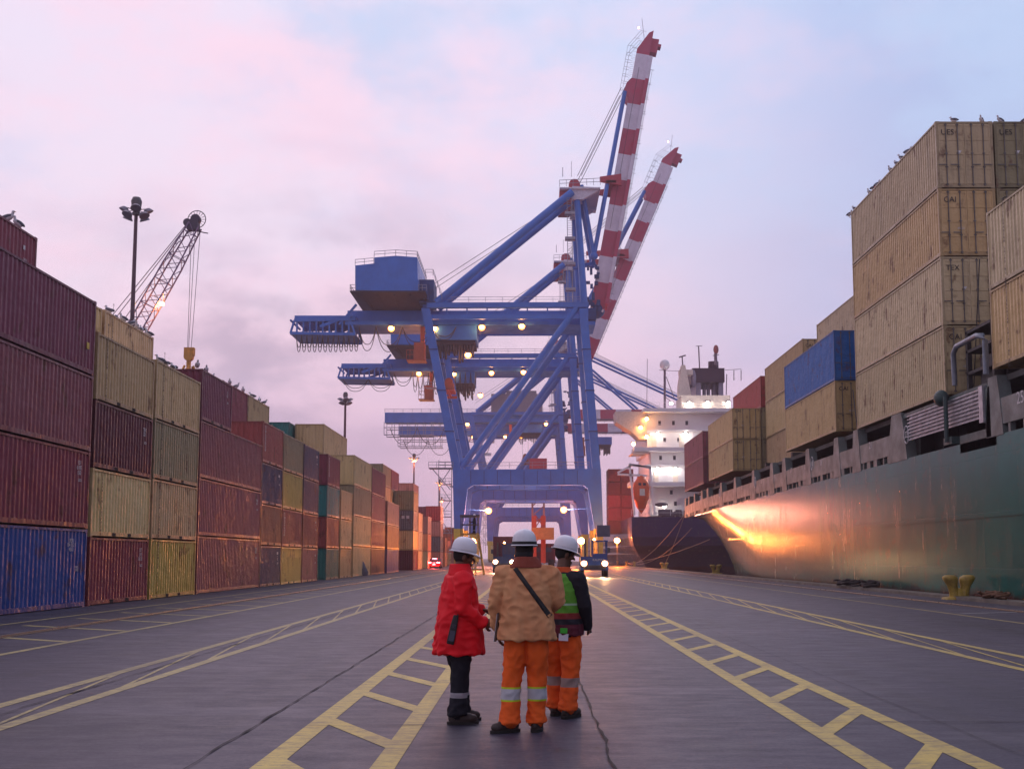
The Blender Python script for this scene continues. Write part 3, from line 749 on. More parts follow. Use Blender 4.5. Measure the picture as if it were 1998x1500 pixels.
for x in (1374, 1382, 1394): p = onY(x, 745, YS+17); q = onY(x, 797, YS+17); fn.tube(q, p, .5 if x > 1390 else .35, mi=1)
p = onY(1392, 718, YS+18); fn.tube(p, p+Vector((0, 0, 1.2)), 1.0, n=16); p = onY(1352, 742, YS+14); fn.ell((p.x+.1, p.y-.2, p.z+.3), (.5, .3, 1.7), mi=1)
fn.build('funnel', [mat('funnel_dark', (.05, .025, .05), .5), mat('funnel_steel', (.28, .25, .33), .45, .2)], ship2)
AG = mat('mast_grey', (.16, .12, .16), .5); an = MB()
def T(mb, a, b, r, Y=YS+12, Y2=None): mb.tube(onY(*a, Y), onY(*b, Y2 or Y), r, n=6)
T(an, (1297, 800), (1297, 722), .22); T(an, (1299, 775), (1318, 790), .07); T(an, (1300, 735), (1316, 778), .07); T(an, (1286, 722), (1325, 724), .05); an.build('dome_mast', AG, ship2)
for grp in ((((1332, 712), (1331, 696), .12), ((1325, 697), (1338, 693), .14)), (((1365, 718), (1363, 675), .12), ((1358, 675), (1370, 675), .06)), (((1397, 712), (1396, 690), .3), ((1391, 694), (1403, 692), .08)), (((1414, 722), (1446, 720), .05), ((1432, 722), (1432, 742), .08), ((1446, 722), (1446, 742), .08)), (((1418, 730), (1417, 770), .09),), (((1262, 797), (1263, 700), .05),)):
    an = MB()
    for g_ in grp: T(an, *g_)
    an.build('antenna', AG, ship2)
p = onY(1297, 712, YS+12); MB().ell(p, (.95, .95, 1.0)).build('satellite_dome', WHT, ship2)
p = onY(1397, 682, YS+12); MB().ell(p, (.5, .3, .9)).build('radar_scanner', mat('scanner_red', (.3, .08, .08), .5), ship2)
# lifeboat hanging in its davit
lbm = MB(); c = onY(1251, 962, YS+1.5)
lbm.loft([(c.x, c.y, c.z-3.6, .05, .05), (c.x, c.y, c.z-2.4, .9, 1.0), (c.x, c.y, c.z-1.0, 1.35, 1.4), (c.x, c.y, c.z+.8, 1.45, 1.5), (c.x, c.y, c.z+1.9, 1.25, 1.3), (c.x, c.y, c.z+2.6, .75, .9), (c.x, c.y, c.z+3.1, .65, .7)], 20)
lbo = thing('lifeboat', (c.x, c.y, c.z), 'orange free-fall lifeboat hanging nose-down at the far ship stern', 'lifeboat')
lbm.build('hull', mat('lifeboat_orange', (.62, .10, .025), .4, var=.2), lbo)
q = MB(); q.box((c.x-.6, c.y-1.45, c.z+1.3), (c.x-.1, c.y-1.1, c.z+1.75)); q.box((c.x+.2, c.y-1.45, c.z+1.3), (c.x+.7, c.y-1.1, c.z+1.75)); q.build('window', WD, lbo)
q = MB(); q.cbox((c.x+.05, c.y-1.5, c.z+.1), (.9, .12, 1.2)); q.build('sign_plate', mat('plate_white', (.6, .55, .5), .5), lbo)
dv = MB()
for (a, b) in (((1228, 905), (1238, 1005)), ((1268, 912), (1278, 1005)), ((1205, 922), (1232, 908)), ((1232, 908), (1270, 910)), ((1228, 905), (1270, 913)), ((1205, 925), (1262, 928))): dv.bar(onY(*a, YS+1), onY(*b, YS+1), .35)
dv.build('davit', WHT, ship2)
st = MB()
for k in range(26): st.cbox((onY(1296+k*3.1, 1000, YS+2).x+random.uniform(-.2, .2), YS+2+random.random()*2, zt+.5+.3*random.random()), (.25+random.random()*.5, .5, .5+random.random()*1.1))
p = onY(1290, 984, YS+2); st.ell(p, (1.2, .5, .35)); p = onY(1298, 1000, YS+2); st.cbox(p, (2.4, 1, 1.2))
st.build('winch', mat('winch_dark', (.08, .07, .10), .5, var=.4), ship2)
# containers stacked ahead on the far ship
G3 = 'container stack on the far ship deck'
p0 = onY(1186, 920, 225)
for i, c in enumerate(['darkred', 'maroon', 'maroon', 'darkred', 'darkred']):
    for j in range(2):
        if i == 4 and j > 1: continue
        container(p0.x+1.3+j*2.5, 225, 6.2+2.55*i, 6, 2.55, c, f'red-brown door-end container on the far ship, {["bottom","second","third","fourth","top"][i]} tier, {["left","right"][j]} column', G3, doors=True, detail=False)
# lamps of the far ship
EM_W = mat('lamp_glow_white', (1, 1, 1), emit=(1, .90, .75), es=55); EM_O = mat('lamp_glow_sodium', (1, 1, 1), emit=(1, .42, .10), es=60)
EM_C = mat('lamp_glow_cool', (1, 1, 1), emit=(.85, 1, .9), es=30); EM_H = mat('headlamp_glow', (1, 1, 1), emit=(1, .62, .28), es=90)
GLOW = mat('lamp_halo_glow', (1, 1, 1), emit=(1, .27, .04), es=1.6)  # reflector discs emit by themselves, a painted halo around each lamp
HOUS = mat('lamp_housing', (.10, .09, .10), .5, .3)
k = 0
for (x, y, pw) in ((1283, 847, 900), (1338, 847, 900), (1283, 915, 900), (1318, 915, 900), (1310, 787, 900), (1345, 787, 700), (1381, 786, 700), (1422, 786, 900), (1296, 988, 1100), (1262, 817, 500), (1250, 834, 500), (1262, 852, 500), (1236, 866, 400)):
    p = onY(x, y, YS+3.6 if y > 800 else YS+9.5)
    fl = thing('ship_floodlight', p, ' '.join(['']), 'lamp', 'lit lamps on the far ship')
    spot = f'upper deck lamp' if y < 800 else 'lamp'
    fl['label'] = {(1283, 847): 'left white lamp over the upper door, far ship deckhouse', (1338, 847): 'right white lamp over the upper door, far ship deckhouse', (1283, 915): 'left white lamp over the lower door, far ship deckhouse', (1318, 915): 'middle lamp over the lower doors, far ship deckhouse', (1310, 787): 'leftmost lamp on the rail atop the far ship bridge', (1345, 787): 'second lamp on the rail atop the far ship bridge', (1381, 786): 'third lamp atop the far ship bridge, before the funnel', (1422, 786): 'rightmost lamp atop the far ship bridge, beside the red container', (1296, 988): 'bright lamp above the winches on the navy stern', (1262, 817): 'yellowish lamp inside the far ship bridge wing', (1250, 834): 'orange lamp in the bridge wing opening of the far ship', (1262, 852): 'orange lamp under the far ship bridge wing', (1236, 866): 'small lamp under the lower bridge wing of the far ship'}[(x, y)]
    MB().ell(p, (.30, .2, .30), 10, 6).build('lens', EM_W if x > 1275 else EM_O, fl); MB().cbox(p+Vector((0, .22, .28)), (.9, .3, .25)).build('housing', HOUS, fl)
    lamp(fl, p+Vector((0, -.7, -.1)), pw*.05, (1, .93, .88) if x > 1275 else (1, .4, .12), .2)
# mooring lines
def sag(a, b, s, n=14): return [Vector(a).lerp(Vector(b), i/n)-Vector((0, 0, s*4*(i/n)*(1-i/n))) for i in range(n+1)]
ROPE = mat('rope', (.30, .25, .22), .8, var=.3)
bolls = [(onZ(1397, 1119), 'double'), (onZ(1296, 1110), 'double'), (onZ(1238, 1105.5), 'single'), (onZ(1222, 1104), 'single')]
for (a, b, sg, lb_) in ((onX(1337, 1000, HX+1.3), bolls[1][0]+Vector((0, 0, .5)), .4, 'steep mooring line from the green ship end to the bollard below'),
                   (onX(1336, 1003, HX+1.2), bolls[2][0]+Vector((0, 0, .5)), .8, 'long upper mooring line crossing the navy stern'),
                   (onX(1385, 1052, HX+2.0), bolls[3][0]+Vector((0, 0, .5)), .5, 'lower mooring line crossing in front of the navy stern'),
                   (onX(1350, 1030, HX+2.0), bolls[3][0]+Vector((.4, .2, .5)), 1.6, 'slackest mooring line across the navy stern')):
    o = MB().path(sag(a, b, sg), .032, 5).build('mooring_line', ROPE); tag(o, lb_, 'rope', 'mooring lines of the ships')
# ---------------------------------------------------------------- bollards
BM = mat('bollard_yellow', (.42, .29, .045), .5, var=.6, scale=4, dirt=(.06, .035, .02), bmp=.2)
def bollard(loc, label, double, s=1.):
    t = thing('bollard', (0, 0, 0), label, 'bollard', 'yellow mooring bollards along the quay edge')
    base = MB(); base.loft([(0, 0, 0, .62 if double else .42, .42, .6), (0, 0, .07, .60 if double else .4, .4, .6), (0, 0, .10, .5 if double else .34, .34, .6)], 24); base.build('base_plate', BM, t)
    for sx in ((-.27, .27) if double else (0,)):
        h = MB(); l = .32*math.copysign(1, sx) if sx else .12
        pr = [(0, .21), (.06, .19), (.2, .17), (.42, .18), (.58, .24), (.68, .27), (.76, .255), (.82, .17), (.835, .02)]
        h.loft([(sx*.55+sx*zz*.9, 0, .08+zz, r*1.05, r) for zz, r in pr], 20); h.build('horn', BM, t)
    if double:
        g = MB(); g.loft([(0, 0, .1, .32, .2), (0, 0, .3, .22, .15), (0, 0, .42, .1, .08)], 16); g.build('gusset', BM, t)
    t.location = loc; t['_o'] = tuple(loc); t.scale = (s, s, s); return t
p = onZ(1872, 1169); bollard(p, 'big worn yellow twin-horn bollard nearest the camera', True, 1.02)
bollard(bolls[0][0], 'yellow twin-horn bollard below the end of the green ship', True)
bollard(bolls[1][0], 'yellow bollard in front of the navy stern with a line on it', True)
bollard(bolls[2][0], 'right one of the pair of small far yellow bollards', False)
bollard(bolls[3][0], 'left one of the pair of small far yellow bollards', False)
p = onZ(1205, 1102); bollard(p, 'farthest yellow bollard, by the blue tractor', False)
# rubbish heap of old rope at the quay edge
mb = MB()
for k in range(12):
    c = Vector((QE-.45+random.uniform(-.25, .2), 58+random.uniform(-2.6, 2.6), .16)); pts = [c+Vector((.35*math.cos(a*.7+k), .8*math.sin(a*.7+k)*random.uniform(.7, 1), .03*a+random.random()*.08)) for a in range(9)]
    mb.path(pts, .055, 5)
tag(mb.build('rope_pile', mat('old_rope', (.035, .03, .03), .9)), 'pile of dark old rope lying along the quay edge', 'rope')
mb = MB()
for k in range(9):
    c = Vector((QE-.3+random.uniform(-.2, .2), 41+random.uniform(-.9, .9), .16)); pts = [c+Vector((.2*math.cos(a*.8+k), .4*math.sin(a*.8+k), .03*a)) for a in range(8)]
    mb.path(pts, .045, 5)
tag(mb.build('rope_pile', mat('brown_rope', (.12, .06, .03), .9)), 'small brown rope coil right of the big bollard', 'rope')

# ---------------------------------------------------------------- ship-to-shore gantry cranes
CB = mat('crane_blue', (.034, .160, .56), .42, var=.35, scale=.35, dirt=(.03, .07, .22)); CBD = mat('crane_blue_dark', (.012, .06, .22), .55, var=.5, scale=.6, dirt=(.02, .025, .05))
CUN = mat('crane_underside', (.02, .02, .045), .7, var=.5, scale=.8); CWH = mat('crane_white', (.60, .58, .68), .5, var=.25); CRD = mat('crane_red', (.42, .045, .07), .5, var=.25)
CYW = mat('crane_yellow', (.55, .45, .06), .5, var=.3); CRL = mat('railing_grey', (.30, .30, .38), .5); CABLE = mat('cable_dark', (.05, .045, .05), .6); WIRE = mat('wire', (.22, .2, .24), .5, .3)
CORG = mat('cabin_orange', (.38, .085, .03), .5, var=.2); BLK = mat('tyre_black', (.018, .017, .018), .8, var=.2)
def band_mat(n, Ln):
    m, nt, b = nodes('boom_banded_paint')
    tc = N(nt, 'ShaderNodeTexCoord'); sp = N(nt, 'ShaderNodeSeparateXYZ'); L(nt, tc.outputs['Object'], sp.inputs[0])
    a = N(nt, 'ShaderNodeMath', operation='SUBTRACT'); a.inputs[0].default_value = Ln; L(nt, sp.outputs[0], a.inputs[1])
    d = N(nt, 'ShaderNodeMath', operation='DIVIDE'); L(nt, a.outputs[0], d.inputs[0]); d.inputs[1].default_value = Ln/n
    md = N(nt, 'ShaderNodeMath', operation='PINGPONG'); md.inputs[1].default_value = 1
    fl = N(nt, 'ShaderNodeMath', operation='FLOOR'); L(nt, d.outputs[0], fl.inputs[0]); mo = N(nt, 'ShaderNodeMath', operation='MODULO'); L(nt, fl.outputs[0], mo.inputs[0]); mo.inputs[1].default_value = 2
    f, n_ = noise_fac(nt, .7, (1, 1, 1), 6)
    c = mix(nt, mo.outputs[0], (.42, .028, .085), (.66, .62, .72)); c = mix(nt, mul(nt, f, .22), c, (.2, .16, .2))
    L(nt, c, b.inputs['Base Color']); b.inputs['Roughness'].default_value = .5; return m
CY0 = 210.; FD = 16.
def crane(ydist, label, boom_px=None, trolley=0., fest=0, lowered=False, amp=1.):
    YA, YB, YC = CY0, CY0+FD, CY0+FD/2
    def q(px, py, Y=YA): p = onY(px, py, Y); return (p.x, p.z)
    def v(px, py, Y=YA, dy=0): p = onY(px, py, Y); return Vector((p.x, Y+dy, p.z)) if not dy else Vector((p.x, Y+dy, p.z))
    t = thing('gantry_crane', (0, CY0, 0), label, 'crane', 'ship-to-shore gantry cranes along the quay'); t['_o'] = (0, CY0, 0)
    # portal frames
    por = [(883, 916), (1172.5, 914), (1177, 1031), (1160.5, 1031), (1147, 953), (1138, 946), (924, 946), (912, 953), (903, 1031), (886, 1031)]
    for Y in (YA, YB):
        m = MB(); m.prism([q(*p) for p in por], Y, Y+1.7); m.build('portal_frame', CB, t)
        for outl in ([(821.5, 601), (838, 601), (899.5, 915.9), (883, 915.9)], [(1130, 601), (1146, 601), (1172, 913.9), (1156, 914)]):
            m = MB(); m.prism([q(*p) for p in outl], Y+.05, Y+1.65); m.build('leg', CB, t)
        m = MB()
        for yy in (680, 760, 840):      # bolted flange rings on the legs
            f_ = (yy-601)/315.; 
            for (xa, xb) in ((821.5+61.5*f_, 838+61.5*f_), (1130+26*f_, 1146+26*f_)):
                A = q(xa-1, yy); B = q(xb+1, yy+2.2); m.box((A[0], Y-.05, B[1]), (B[0], Y+1.75, A[1]))
        for k in range(9):
            A = q(918+k*26, 918); B = q(919+k*26, 944); m.box((A[0], Y-.03, B[1]), (B[0], Y-.001, A[1]))
        m.build('flange', CBD, t)
        m = MB(); a = v(901, 909); b = v(1126, 598); a.y = b.y = Y+.8; m.tube(a, b, .62, n=14); m.tube(a.lerp(b, .42), a.lerp(b, .425), .72, n=14); m.tube(a.lerp(b, .66), a.lerp(b, .665), .72, n=14)
        m.build('diagonal_brace', CB, t)
        m = MB(); a = v(832, 594.5); b = v(1147, 593.5); a.y = b.y = Y+.8; m.bar(a, b, 1.1, .95); a.z -= 2.2; b.z -= 2.2; m.bar(a, b, .5, .9)
        for k in range(9): p = a.lerp(b, k/8); m.bar(p, p+Vector((0, 0, 2)), .25)
        m.build('cross_beam', CB, t)
        m = MB(); a = v(850, 589); b = v(1117, 372); a.y = b.y = YA+.8+(5.2 if Y == YB else 0); m.tube(a, b, .72, n=16); m.build('backstay', CB, t)
        m = MB(); a = v(1140, 590); b = v(1127, 384); a.y = Y+.8; b.y = Y+.8+(1.5 if Y == YA else -1.5); m.tube(a, b, .68, .6, n=14); c = v(1126, 372); c.y = b.y; m.tube(b, c, .62, n=14, mi=1)
        m.build('mast', [CB, CWH], t)
    # beams tying the two frames together
    m = MB()
    for px in (896, 1158):
        A = q(px-11, 916.5); B = q(px+10, 945); m.box((A[0], YA+1.7, A[1]), (B[0], YB, B[1]))
    for px, py in ((829, 594), (1139, 594)):
        A = q(px-6, py-5); B = q(px+6, py+7); m.box((A[0], YA+1.65, A[1]), (B[0], YB, B[1]))
    for px in (893.5, 1168):
        A = q(px-5.5, 1020); B = q(px+5.5, 1031); m.box((A[0], YA+1.7, A[1]), (B[0], YB, B[1]))
    m.build('side_beam', CB, t)
    for px in (894.5, 1168.5):
        for Y in (YA, YB):
            A = q(px-9, 1031.2); B = q(px+9, 1046)
            m = MB(); m.box((A[0], Y-.3, B[1]), (B[0], Y+2, A[1])); m.build('leg_foot', CYW, t)
            m = MB(); x = (A[0]+B[0])/2; zt_ = B[1]; m.box((x-.5, Y-4.5, zt_-1.1), (x+.5, Y+6, zt_-.0), 0); m.box((x-.45, Y-5.2, zt_-2.2), (x+.45, Y-.2, zt_-1.15)); m.box((x-.45, Y+1.8, zt_-2.2), (x+.45, Y+6.6, zt_-1.15))
            for w_ in (-4.6, -3.2, -1.9, -.6, 2.2, 3.5, 4.8, 6.0):
                m.tube((x-.2, Y+w_, .62), (x+.2, Y+w_, .62), .56, n=14, mi=1); m.box((x-.42, Y+w_-.35, .5), (x+.42, Y+w_+.35, zt_-2.1))
            m.build('bogie', [CYW, BLK], t)
    # trolley girder and back reach
    if not lowered:
        m = MB(); A = q(678, 606, YC-2); B = q(1160, 632, YC-2); m.box((A[0], YC-2, B[1]), (B[0], YC+2, A[1])); zb = B[1]
        m.box((A[0], YC-4.6, B[1]-.7), (B[0], YC+4.6, B[1]-.003)); m.build('girder', CBD if False else CB, t)
        m = MB(); C0 = q(584, 634, YC); C1 = q(576, 659, YC); C2 = q(700, 661, YC); C3 = q(690, 632, YC)
        for Y in (YC-4.5, YC+4.5):
            m.bar((C0[0], Y, C0[1]), (C3[0], Y, C3[1]), .7); m.bar((C1[0], Y, C1[1]), (C2[0], Y, C2[1]), .55)
            m.bar((C0[0], Y, C0[1]), (C1[0], Y, C1[1]), .35); m.bar((C3[0], Y, C3[1]), (C2[0], Y, C2[1]), .35)
            for k in range(1, 10): xx = C1[0]+(C2[0]-C1[0])*k/10; m.bar((xx, Y, C1[1]), (xx, Y, C0[1]), .3)
            a = v(618, 630); b = v(682, 607); m.bar((a.x, Y, a.z), (b.x, Y, b.z), .55)
            a2 = v(656, 626); b2 = v(690, 586); m.bar((a2.x, Y, a2.z), (b2.x, Y, b2.z), .4)
        m.box((C1[0], YC-4.5, C1[1]-.2), (C2[0], YC+4.5, C1[1]-.05)); m.box((C0[0], YC-4.5, C0[1]), (C3[0]+1, YC+4.5, C0[1]+.9))
        for k in range(0, 11): xx = C1[0]+(C2[0]-C1[0])*k/10; m.bar((xx, YC-4.5, C0[1]), (xx, YC+4.5, C0[1]), .3)
        m.build('back_reach', CB, t)
        # festoon loops
        zf = C1[1]-.3; m = MB(); x = C1[0]+1.2; specs = ([(1.0, 3.3)]*9+[(.95, 3.2)]*3+[(3.2, 4.6), (5.0, 4.8), (5.6, 4.0), (4.6, 2.5)]) if not fest else [(6., 3), (6., 3), (4.5, 3.2), (1.2, 4.6)]+[(1.25, 5.2)]*11
        for wd, dp in specs:
            z0 = zf if x < C2[0] else zf+1.5
            for off in (0, .22): m.path([(x+wd*(k/10), YC-4.7, z0-dp*(1-off*1.2)*(1-(abs(k/5-1))**2.6)) for k in range(11)], .07, 4)
            x += wd
        m.build('festoon_cable', CABLE, t)
        # machinery house
        YH = CY0-3; ho = [(693, 566), (693, 518), (730, 514), (730, 502.5), (772, 499), (814, 502), (816, 568)]
        m = MB(); m.prism([q(*p, YH) for p in ho], YH, YH+19); hs = m.build('machinery_house', CB, t)
        m = MB(); A = q(683, 567.5, YH-1); B = q(830, 570, YH-1); m.box((A[0], YH-1.2, B[1]), (B[0], YH+20.5, A[1])); C = q(700, 604, YH); zz = zb+2.6
        m.add([(A[0]+.3, YH-1, B[1]-.01), (B[0], YH-1, B[1]-.01), (B[0], YH+20, B[1]-.01), (A[0]+.3, YH+20, B[1]-.01), (C[0]+2, YC-3, zz), (B[0], YC-3, zz), (B[0], YC+3, zz), (C[0]+2, YC+3, zz)],
              [(0, 1, 5, 4), (1, 2, 6, 5), (2, 3, 7, 6), (3, 0, 4, 7), (4, 5, 6, 7)])
        for k in range(5): m.bar((A[0]+2+k*3, YH, B[1]-.3), (A[0]+3+k*2.4, YC-3, zz), .2)
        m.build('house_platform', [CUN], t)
        m = MB()
        for px in (712, 776): A = q(px-3.6, 543, YH); B = q(px+3.6, 564, YH); m.box((A[0], YH-.08, B[1]), (B[0], YH+.02, A[1]))
        A = q(744, 557, YH); m.box((A[0], YH-.06, A[1]-.1), (A[0]+.8, YH+.01, A[1]+.1)); m.build('door', CWH, hs)
        m = MB()
        for px in (712, 776): A = q(px, 549, YH); m.box((A[0]-.16, YH-.1, A[1]-.25), (A[0]+.16, YH-.075, A[1]+.25)); A = q(px, 541, YH); m.box((A[0]-.5, YH-.7, A[1]), (A[0]+.5, YH, A[1]+.12))
        m.build('door_window', WD, hs)
        m = MB(); P = [v(*p, YH) for p in ((693, 518), (729, 514.5))]; m.rail(P, 1.1, 1.6, .05); P = [v(*p, YH) for p in ((730, 502), (772, 499), (814, 502))]; m.rail(P, 1.1, 1.8, .05)
        P0 = v(814, 502, YH); m.rail([P0, P0+Vector((0, 19, 0))], 1.1, 2, .05); P0 = v(683, 567, YH-1); m.rail([P0, P0+Vector((1, 0, 0))], 1.1, 1, .05); m.rail([P0, P0+Vector((0, 19, 0))], 1.1, 2, .05)
        m.rail([v(816, 567, YH-1), v(832, 567, YH-1)], 1.1, 1, .05); m.rail([v(830, 537, YA), v(845, 537, YA)], 1.1, 1, .05); m.rail([v(845, 537, YA), v(862, 584, YA)], 1.1, 1.2, .05)
        m.build('railing', CRL, t)
        m = MB(); A = q(818, 545, YA); B = q(846, 590, YA); m.box((A[0], YA+.2, B[1]), (B[0], YA+7, A[1])); m.box((A[0]+.8, YA-.8, B[1]+.5), (A[0]+1.8, YA+.1, A[1]-1)); m.build('electrical_house', CBD, t)
    else:
        x0 = onY(743-lowered*2, 800, 368).x; m = MB(); A = q(678, 604, YC-2); B = q(1160, 632, YC-2)
        x0 = -48.5; zb = B[1]
        m.box((x0, YC-2.4, B[1]), (B[0], YC+2.4, A[1]+.6)); m.box((x0+14, YC-2.2, A[1]-3), (x0+14.2, YC+2.2, A[1])); m.build('girder', CB, t)
        m = MB()
        for Y in (YC-3.6, YC+3.6):
            m.bar((x0, Y, zb-1.8), (-18, Y, zb-1.8), .25); m.bar((x0, Y, zb-4.2), (x0+16, Y, zb-4.2), .3)
            for k in range(12): m.bar((x0+k*2.6, Y, zb-(4.2 if k < 7 else 1.8)), (x0+k*2.6, Y, zb), .18)
        m.rail([(x0, YC-2.5, A[1]+.6), (-15, YC-2.5, A[1]+.6)], 1.2, 3, .07); m.build('railing', CRL, t)
        m = MB()
        for wd, xx in ((9, x0+2), (9, x0+11), (4, x0+21), (4, x0+25.5), (4, x0+30)): m.path([(xx+wd*k/10, YC-3.8, zb-1.9-(5.5 if wd > 5 else 5)*(1-(abs(k/5-1))**2.4)) for k in range(11)], .1, 4)
        m.build('festoon_cable', CABLE, t)
        m = MB(); m.box((-13, YC-5, A[1]+.65), (4, YC+5, A[1]+6.5)); m.box((-8, YC-4.5, A[1]+6.5), (2, YC+4.5, A[1]+7.6)); m.build('machinery_house', mat('machinery_house_grey', (.22, .2, .26), .5), t)
    # trolley with machinery and cabin
    tx = trolley; z0 = zb-.75
    ax, az = q(932, 640, YC); ax += tx
    m = MB(); m.box((ax-8.2, YC-4.4, z0-2.8), (ax, YC+4.4, z0-.02)); tr = m.build('trolley', CB, t)
    m = MB(); m.box((ax-6.4, YC-4.46, z0-1.5), (ax-3.2, YC-4.41, z0-.25)); m.build('sign_plate', CWH, tr)
    m = MB(); m.box((ax-8.0, YC-4, z0-3.6), (ax-.3, YC+4, z0-2.81))
    for k in range(14): xx = ax-7.6+k*.52; m.box((xx, YC-3.9, z0-4.6-random.random()*2.2), (xx+.3, YC-3+random.random()*4, z0-3.6))
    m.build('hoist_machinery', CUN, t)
    m = MB(); cx = ax-8.6; m.box((cx-3.2, YC-4.8, z0-6.6), (cx-1.2, YC-1.8, z0-3.4)); m.box((cx-4.6, YC-4.8, z0-6.8), (cx-1.0, YC-1.2, z0-6.6)); m.rail([(cx-4.6, YC-4.8, z0-6.6), (cx-3.3, YC-4.8, z0-6.6)], 1.8, .6, .05)
    m.box((cx-2.2, YC-3, z0-3.4), (cx-1.4, YC-2.4, z0)); cb_ = m.build('operator_cabin', CORG, t)
    m = MB(); m.box((cx-3.24, YC-4.84, z0-5.6), (cx-1.4, YC-4.79, z0-4.2)); m.build('window', WD, cb_)
    m = MB(); sx_ = ax-5.5; zsp = z0-12
    for dx in (-1, 1):
        for Y in (YC-2.5, YC+2.5): m.bar((sx_+dx, Y, z0-3), (sx_+dx*.9, Y, zsp+1), .06)
    m.build('hoist_rope', WIRE, t)
    m = MB(); m.box((sx_-1.2, YC-3, zsp-.2), (sx_+1.2, YC+3, zsp+.4)); m.box((sx_-1., YC-1.2, zsp+.4), (sx_+1., YC+1.2, zsp+1.4)); m.tube((sx_, YC-.2, zsp+1.8), (sx_, YC+.2, zsp+1.8), .8, n=14)
    for Y in (YC-6, YC+6): m.box((sx_-1.2, Y-.2, zsp-.6), (sx_+1.2, Y+.2, zsp-.1))
    m.box((sx_-.25, YC-6, zsp-.45), (sx_+.25, YC+6, zsp-.15)); m.build('spreader', CORG, t)
    # apex platform
    m = MB(); P = [q(*p) for p in ((1117, 358), (1170, 361), (1170, 366), (1138, 384), (1117, 384))]
    for Y in (YA+1.5, YB-2): m.prism(P, Y, Y+1)
    A = q(1092, 362); B = q(1172, 358); m.box((A[0], YA+1, A[1]-.3), (B[0], YB+.5, A[1])); m.build('apex_platform', CWH, t)
    m = MB(); A = q(1092, 366); B = q(1116, 382); m.box((A[0], YA+2, B[1]), (B[0], YB-2, A[1])); A = q(1122, 350); m.tube((A[0], YA+3, A[1]), (A[0], YA+6, A[1]), 1.1, n=14); m.tube((A[0]+1, YB-6, A[1]), (A[0]+1, YB-3, A[1]), 1.1, n=14); m.build('sheave', CRD, t)
    m = MB(); a = v(1092, 361.5); b = v(1172, 357.5)
    for Y in (YA+1, YB+.5): a.y = b.y = Y; m.rail([a, b], 1.3, 1.2, .05)
    a = v(1098, 345); m.bar(a, a+Vector((0, 0, 1.8)), .12); a = v(1115, 345); m.bar(a, a+Vector((0, 0, 3)), .08); m.build('railing', CRL, t)
    m = MB(); a = v(1113, 590); b = v(1111, 388)    # ladder tower
    for dx in (-.45, .45):
        for dy in (-.5, .4): m.bar(a+Vector((dx, dy, 0)), b+Vector((dx, dy, 0)), .09)
    for k in range(46):
        p = a.lerp(b, k/45); m.bar(p+Vector((-.45, -.5, 0)), p+Vector((.45, -.5, 0)), .06)
        if k % 11 == 5: m.box((p.x-.9, p.y-.6, p.z), (p.x+1, p.y+.8, p.z+.5))
    m.build('ladder', CRL, t)
    m = MB(); a = v(1108, 376); b = v(845, 546)
    for dz in (0, -1.0): m.bar(a+Vector((0, 3, dz)), b+Vector((0, 3, dz)), .09)
    m.build('stay_rope', WIRE, t)
    # boom
    hp = v(1165, 606, YC); ZD = v(1170, 606, YC)
    if boom_px: tip = onY(boom_px[0], boom_px[1], ydist+FD/2); tip = Vector((tip.x, YC, tip.z)); ref = Vector((tip.x-hp.x, 0, tip.z-hp.z))
    else: ref = Vector((1, 0, 0))
    if crane.L is None: crane.L = ref.length; crane.bm = band_mat(11, crane.L)
    BL_ = crane.L; ang = math.atan2(ref.z, ref.x)
    m = MB(); D = 2.55; top = [(-.5, -1.2), (-.5, 1.4), (BL_*.745, 1.4), (BL_*.765, 2.6), (BL_*.80, 2.2), (BL_*.82, 1.4), (BL_*.925, 1.4), (BL_*.99, -.4), (BL_, -1.2)]
    m.prism(top, -2, 2); m.box((1, -3, -1.9), (BL_*.9, 3, -1.21)); m.box((0, -2.6, -1.25), (BL_*.9, 2.6, -1.2))
    m.box((BL_*.93, -1, -2.6), (BL_*.98, 1, -1.2)); m.box((BL_*.955, -.8, -3.2), (BL_*.965, .8, -2.6))
    bo = m.build('boom', crane.bm, None); bo.parent = t; bo.location = (hp.x, hp.y-CY0, hp.z); bo.rotation_euler = (0, -ang, 0)
    m = MB(); 
    for Y in (-2.2, 2.2):
        m.rail([(BL_*.80, Y, 2.2), (BL_*.93, Y, 2.2), (BL_*.99, Y, .2)], 1.1, 1.6, .03)
        for k in range(10): m.bar((BL_*(.8+.014*k), Y, 1.4), (BL_*(.8+.014*k), Y, 2.2), .03)
        m.rail([(3, Y*1.4, -2.6), (BL_*.85, Y*1.4, -2.6)], .7, 3., .04)
    m.bar((BL_*.93, 0, -.5), (BL_+3, 0, 1.5), .08)
    r_ = m.build('railing', CRL, None); r_.parent = bo
    m = MB()
    for Y in (-2, 2):
        for zz in (.35,): m.box((BL_*.28, Y-.04, zz), (BL_*.86, Y+.04, zz+.06))
    r_ = m.build('seam', CUN, None); r_.parent = bo
    def onboom(s, tt): return hp+Vector((math.cos(ang)*s-math.sin(ang)*tt, 0, math.sin(ang)*s+math.cos(ang)*tt))
    m = MB(); att = onboom(BL_*.757, 2.3); ap = v(1133, 372, YC)
